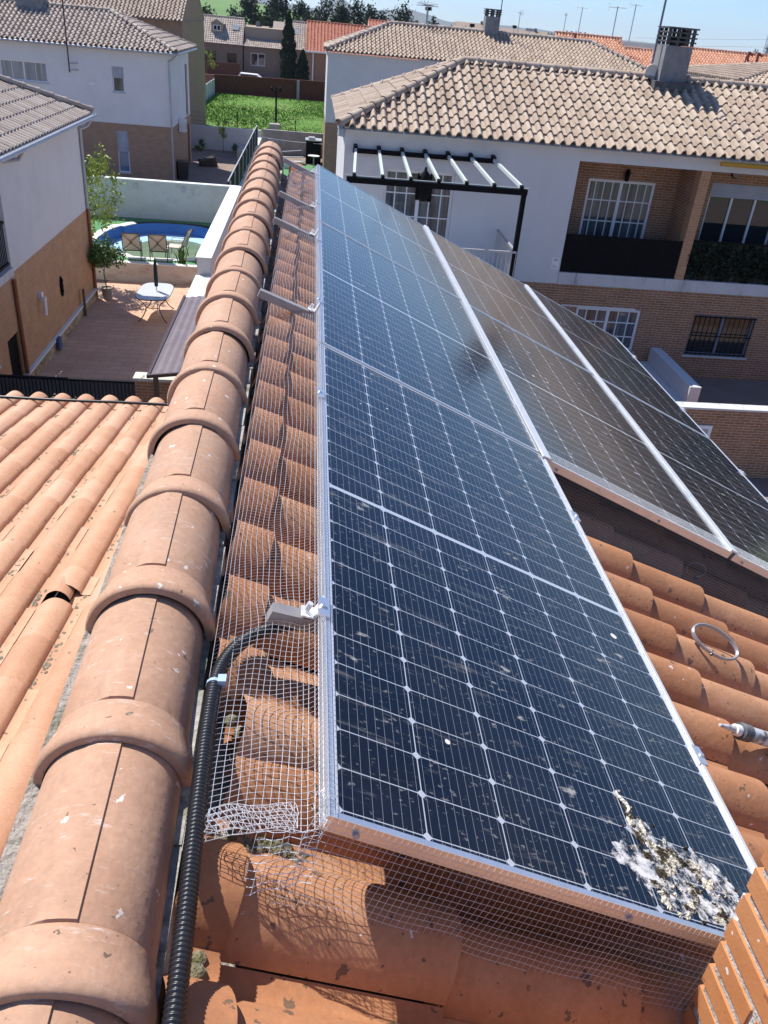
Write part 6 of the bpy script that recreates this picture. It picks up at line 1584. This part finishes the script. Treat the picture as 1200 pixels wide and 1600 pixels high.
# distant low houses, a warehouse, poles and the lattice mast
for i, (x, y, wd, h, rm) in enumerate(((-4.5, 190, 7, 4.6, grey_t), (4.5, 188, 8, 4.4, beige_t), (13.6, 186, 8.4, 4.6, grey_t), (22, 187, 8, 4.4, beige_t), (-14, 200, 8, 3.4, beige_t), (31.5, 160, 9, 5.6, grey_t), (46, 180, 12, 5.0, beige_t), (60, 190, 13, 5.4, grey_t), (74, 230, 16, 5.4, beige_t), (44, 250, 14, 7.0, beige_t), (62, 280, 20, 7.4, beige_t), (92, 300, 22, 6.4, grey_t), (54, 320, 12, 8.2, beige_t), (36, 230, 10, 6.6, grey_t))):
    t = thing('distant_house', 'distant low tiled house seen over the roofs', 'house', (x, y, G), 'distant houses at the edge of town')
    q = MB(); q.box(x - wd / 2, x + wd / 2, y, y + 7, G, G + h); q.build('wall', brick_lt if i % 3 else cream_st, t, uv=True)
    q = MB(); q.prism([(x - wd / 2 - .3, y - .3, G + h), (x - wd / 2 - .3, y + 7.3, G + h), (x - wd / 2 - .3, y + 3.5, G + h + 1.7)], (wd + .6, 0, 0)); q.build('roof', rm, t)
    for k in range(int(wd // 3)):
        q = MB(); xx = x - wd / 2 + 1.0 + k * 3.0; q.box(xx, xx + 1.2, y - 0.04, y - 0.004, G + h - 2.3, G + h - 1.0); q.build('window', glass_d, t)
    if i % 2 == 0:
        q = MB(); q.box(x + wd * .2, x + wd * .2 + .8, y + 3, y + 3.8, G + h, G + h + 2.4); q.build('chimney', chim_m, t)
wh = thing('warehouse', 'long low warehouse with a white edged flat roof on the horizon', 'warehouse', (58, 250, G))
q = MB(); q.box(46, 84, 215, 240, G, -1.6); q.build('wall', M('blue_grey_cladding', (0.24, 0.30, 0.34), (0.28, 0.34, 0.38), rough=0.7), wh)
q = MB(); q.box(45.5, 84.5, 214.6, 240.4, -1.595, -0.55); q.build('roof_edge', cream_st, wh)
def pole(name, label, x, y, h, r=0.12, arms=0, z=G):
    t = thing(name, label, 'pole', (x, y, z), 'poles on the horizon')
    q = MB(); q.tube([(x, y, z), (x, y, z + h)], [r, r * 0.7], 6); q.build('mast', zinc, t)
    if arms:
        q = MB(); q.bar((x - arms, y, z + h), (x + arms, y, z + h), 0.2, 0.2)
        for k in range(5): q.box(x - arms + k * arms / 2 - 0.25, x - arms + k * arms / 2 + 0.25, y - 0.3, y + 0.1, z + h - 0.1, z + h + 0.5)
        q.build('lamp_bar', zinc, t)
pole('lamp_mast', 'slim lamp mast above the rounded skyline trees', 21.2, 180, 10.6, 0.14, 0.4)
pole('lamp_mast', 'pale slim mast right of the star shaped aerial', 31.5, 190, 8.6, 0.11, 0.3)
pole('lamp_mast', 'slim mast left of the small chimney on the second house', 46.5, 220, 9.2, 0.11, 0.3)
pole('lamp_mast', 'curved lamp mast nearest the small chimney', 50.2, 220, 8.9, 0.12, 0.8)
pole('floodlight_mast', 'floodlight mast with a row of lamps above the warehouse', 73, 262, 9.4, 0.16, 2.6)
pole('floodlight_mast', 'smaller floodlight mast beside the larger one', 69, 270, 8.6, 0.12, 1.8)
lm = thing('lattice_mast', 'thin tall lattice mast on the right horizon', 'mast', (163, 330, G))
q = MB()
for k in range(3):
    a = k * 2.094; q.tube([(163 + 1.2 * math.cos(a), 330 + 1.2 * math.sin(a), G), (163 + .25 * math.cos(a), 330 + .25 * math.sin(a), G + 42)], 0.10, 4)
for k in range(21):
    z = G + k * 2; f = 1.2 - 0.95 * k / 21
    for j in range(3):
        a, b = j * 2.094, (j + 1) * 2.094; q.tube([(163 + f * math.cos(a), 330 + f * math.sin(a), z), (163 + f * .95 * math.cos(b), 330 + f * .95 * math.sin(b), z + 2)], 0.06, 3)
q.build('lattice', zinc, lm)
q = MB(); q.tube([(163, 330, G + 42), (163, 330, G + 50)], 0.08, 4); q.build('spire', zinc, lm)
for i, (za, zb_, lb) in enumerate(((1.9, 8.6, 'upper power line crossing the sky'), (0.9, 7.4, 'lower power line crossing the sky'))):
    q = MB(); q.tube([(55 + 60 * k / 14, 160 - 2 * k, za + (zb_ - za) * k / 14 - 0.8 * math.sin(PI * k / 14)) for k in range(15)], 0.018, 4)
    tag(q.build('power_line', M('cable_grey', (0.25, 0.27, 0.3), rough=0.6) if i == 0 else bpy.data.materials['cable_grey']), lb, 'cable', 'power lines')

# far-off woods and scrub that read as one mass
q = MB(); rg = random.Random(5)
for i in range(420):
    y = rg.uniform(240, 420); x = rg.uniform(-60, 330); r = rg.uniform(1.2, 3.2)
    if -40 < x < 60 and y < 250: continue
    leaves_mb(q, (x, y, G + r * 0.5), (r * 1.5, r, r * rg.uniform(0.5, 0.9)), 26, 0.9, 0, i)
tag(q.build('distant_woods', leaf_l), kind='stuff')

# the air between here and the mountains
hz = MB(); hz.box(-9400, 9400, -3400, 9400, G - 2.5, 170)
hm, hn, hl, hb_ = newmat('air'); hn.remove(hb_)
pv = hn.new('ShaderNodeVolumePrincipled'); pv.inputs['Color'].default_value = (0.72, 0.84, 1.0, 1); pv.inputs['Density'].default_value = 0.00007; pv.inputs['Anisotropy'].default_value = 0.2
hl.new(pv.outputs['Volume'], hn['Material Output'].inputs['Volume'])
tag(hz.build('haze', hm, base=(0, 0, G - 2.5)), kind='stuff')
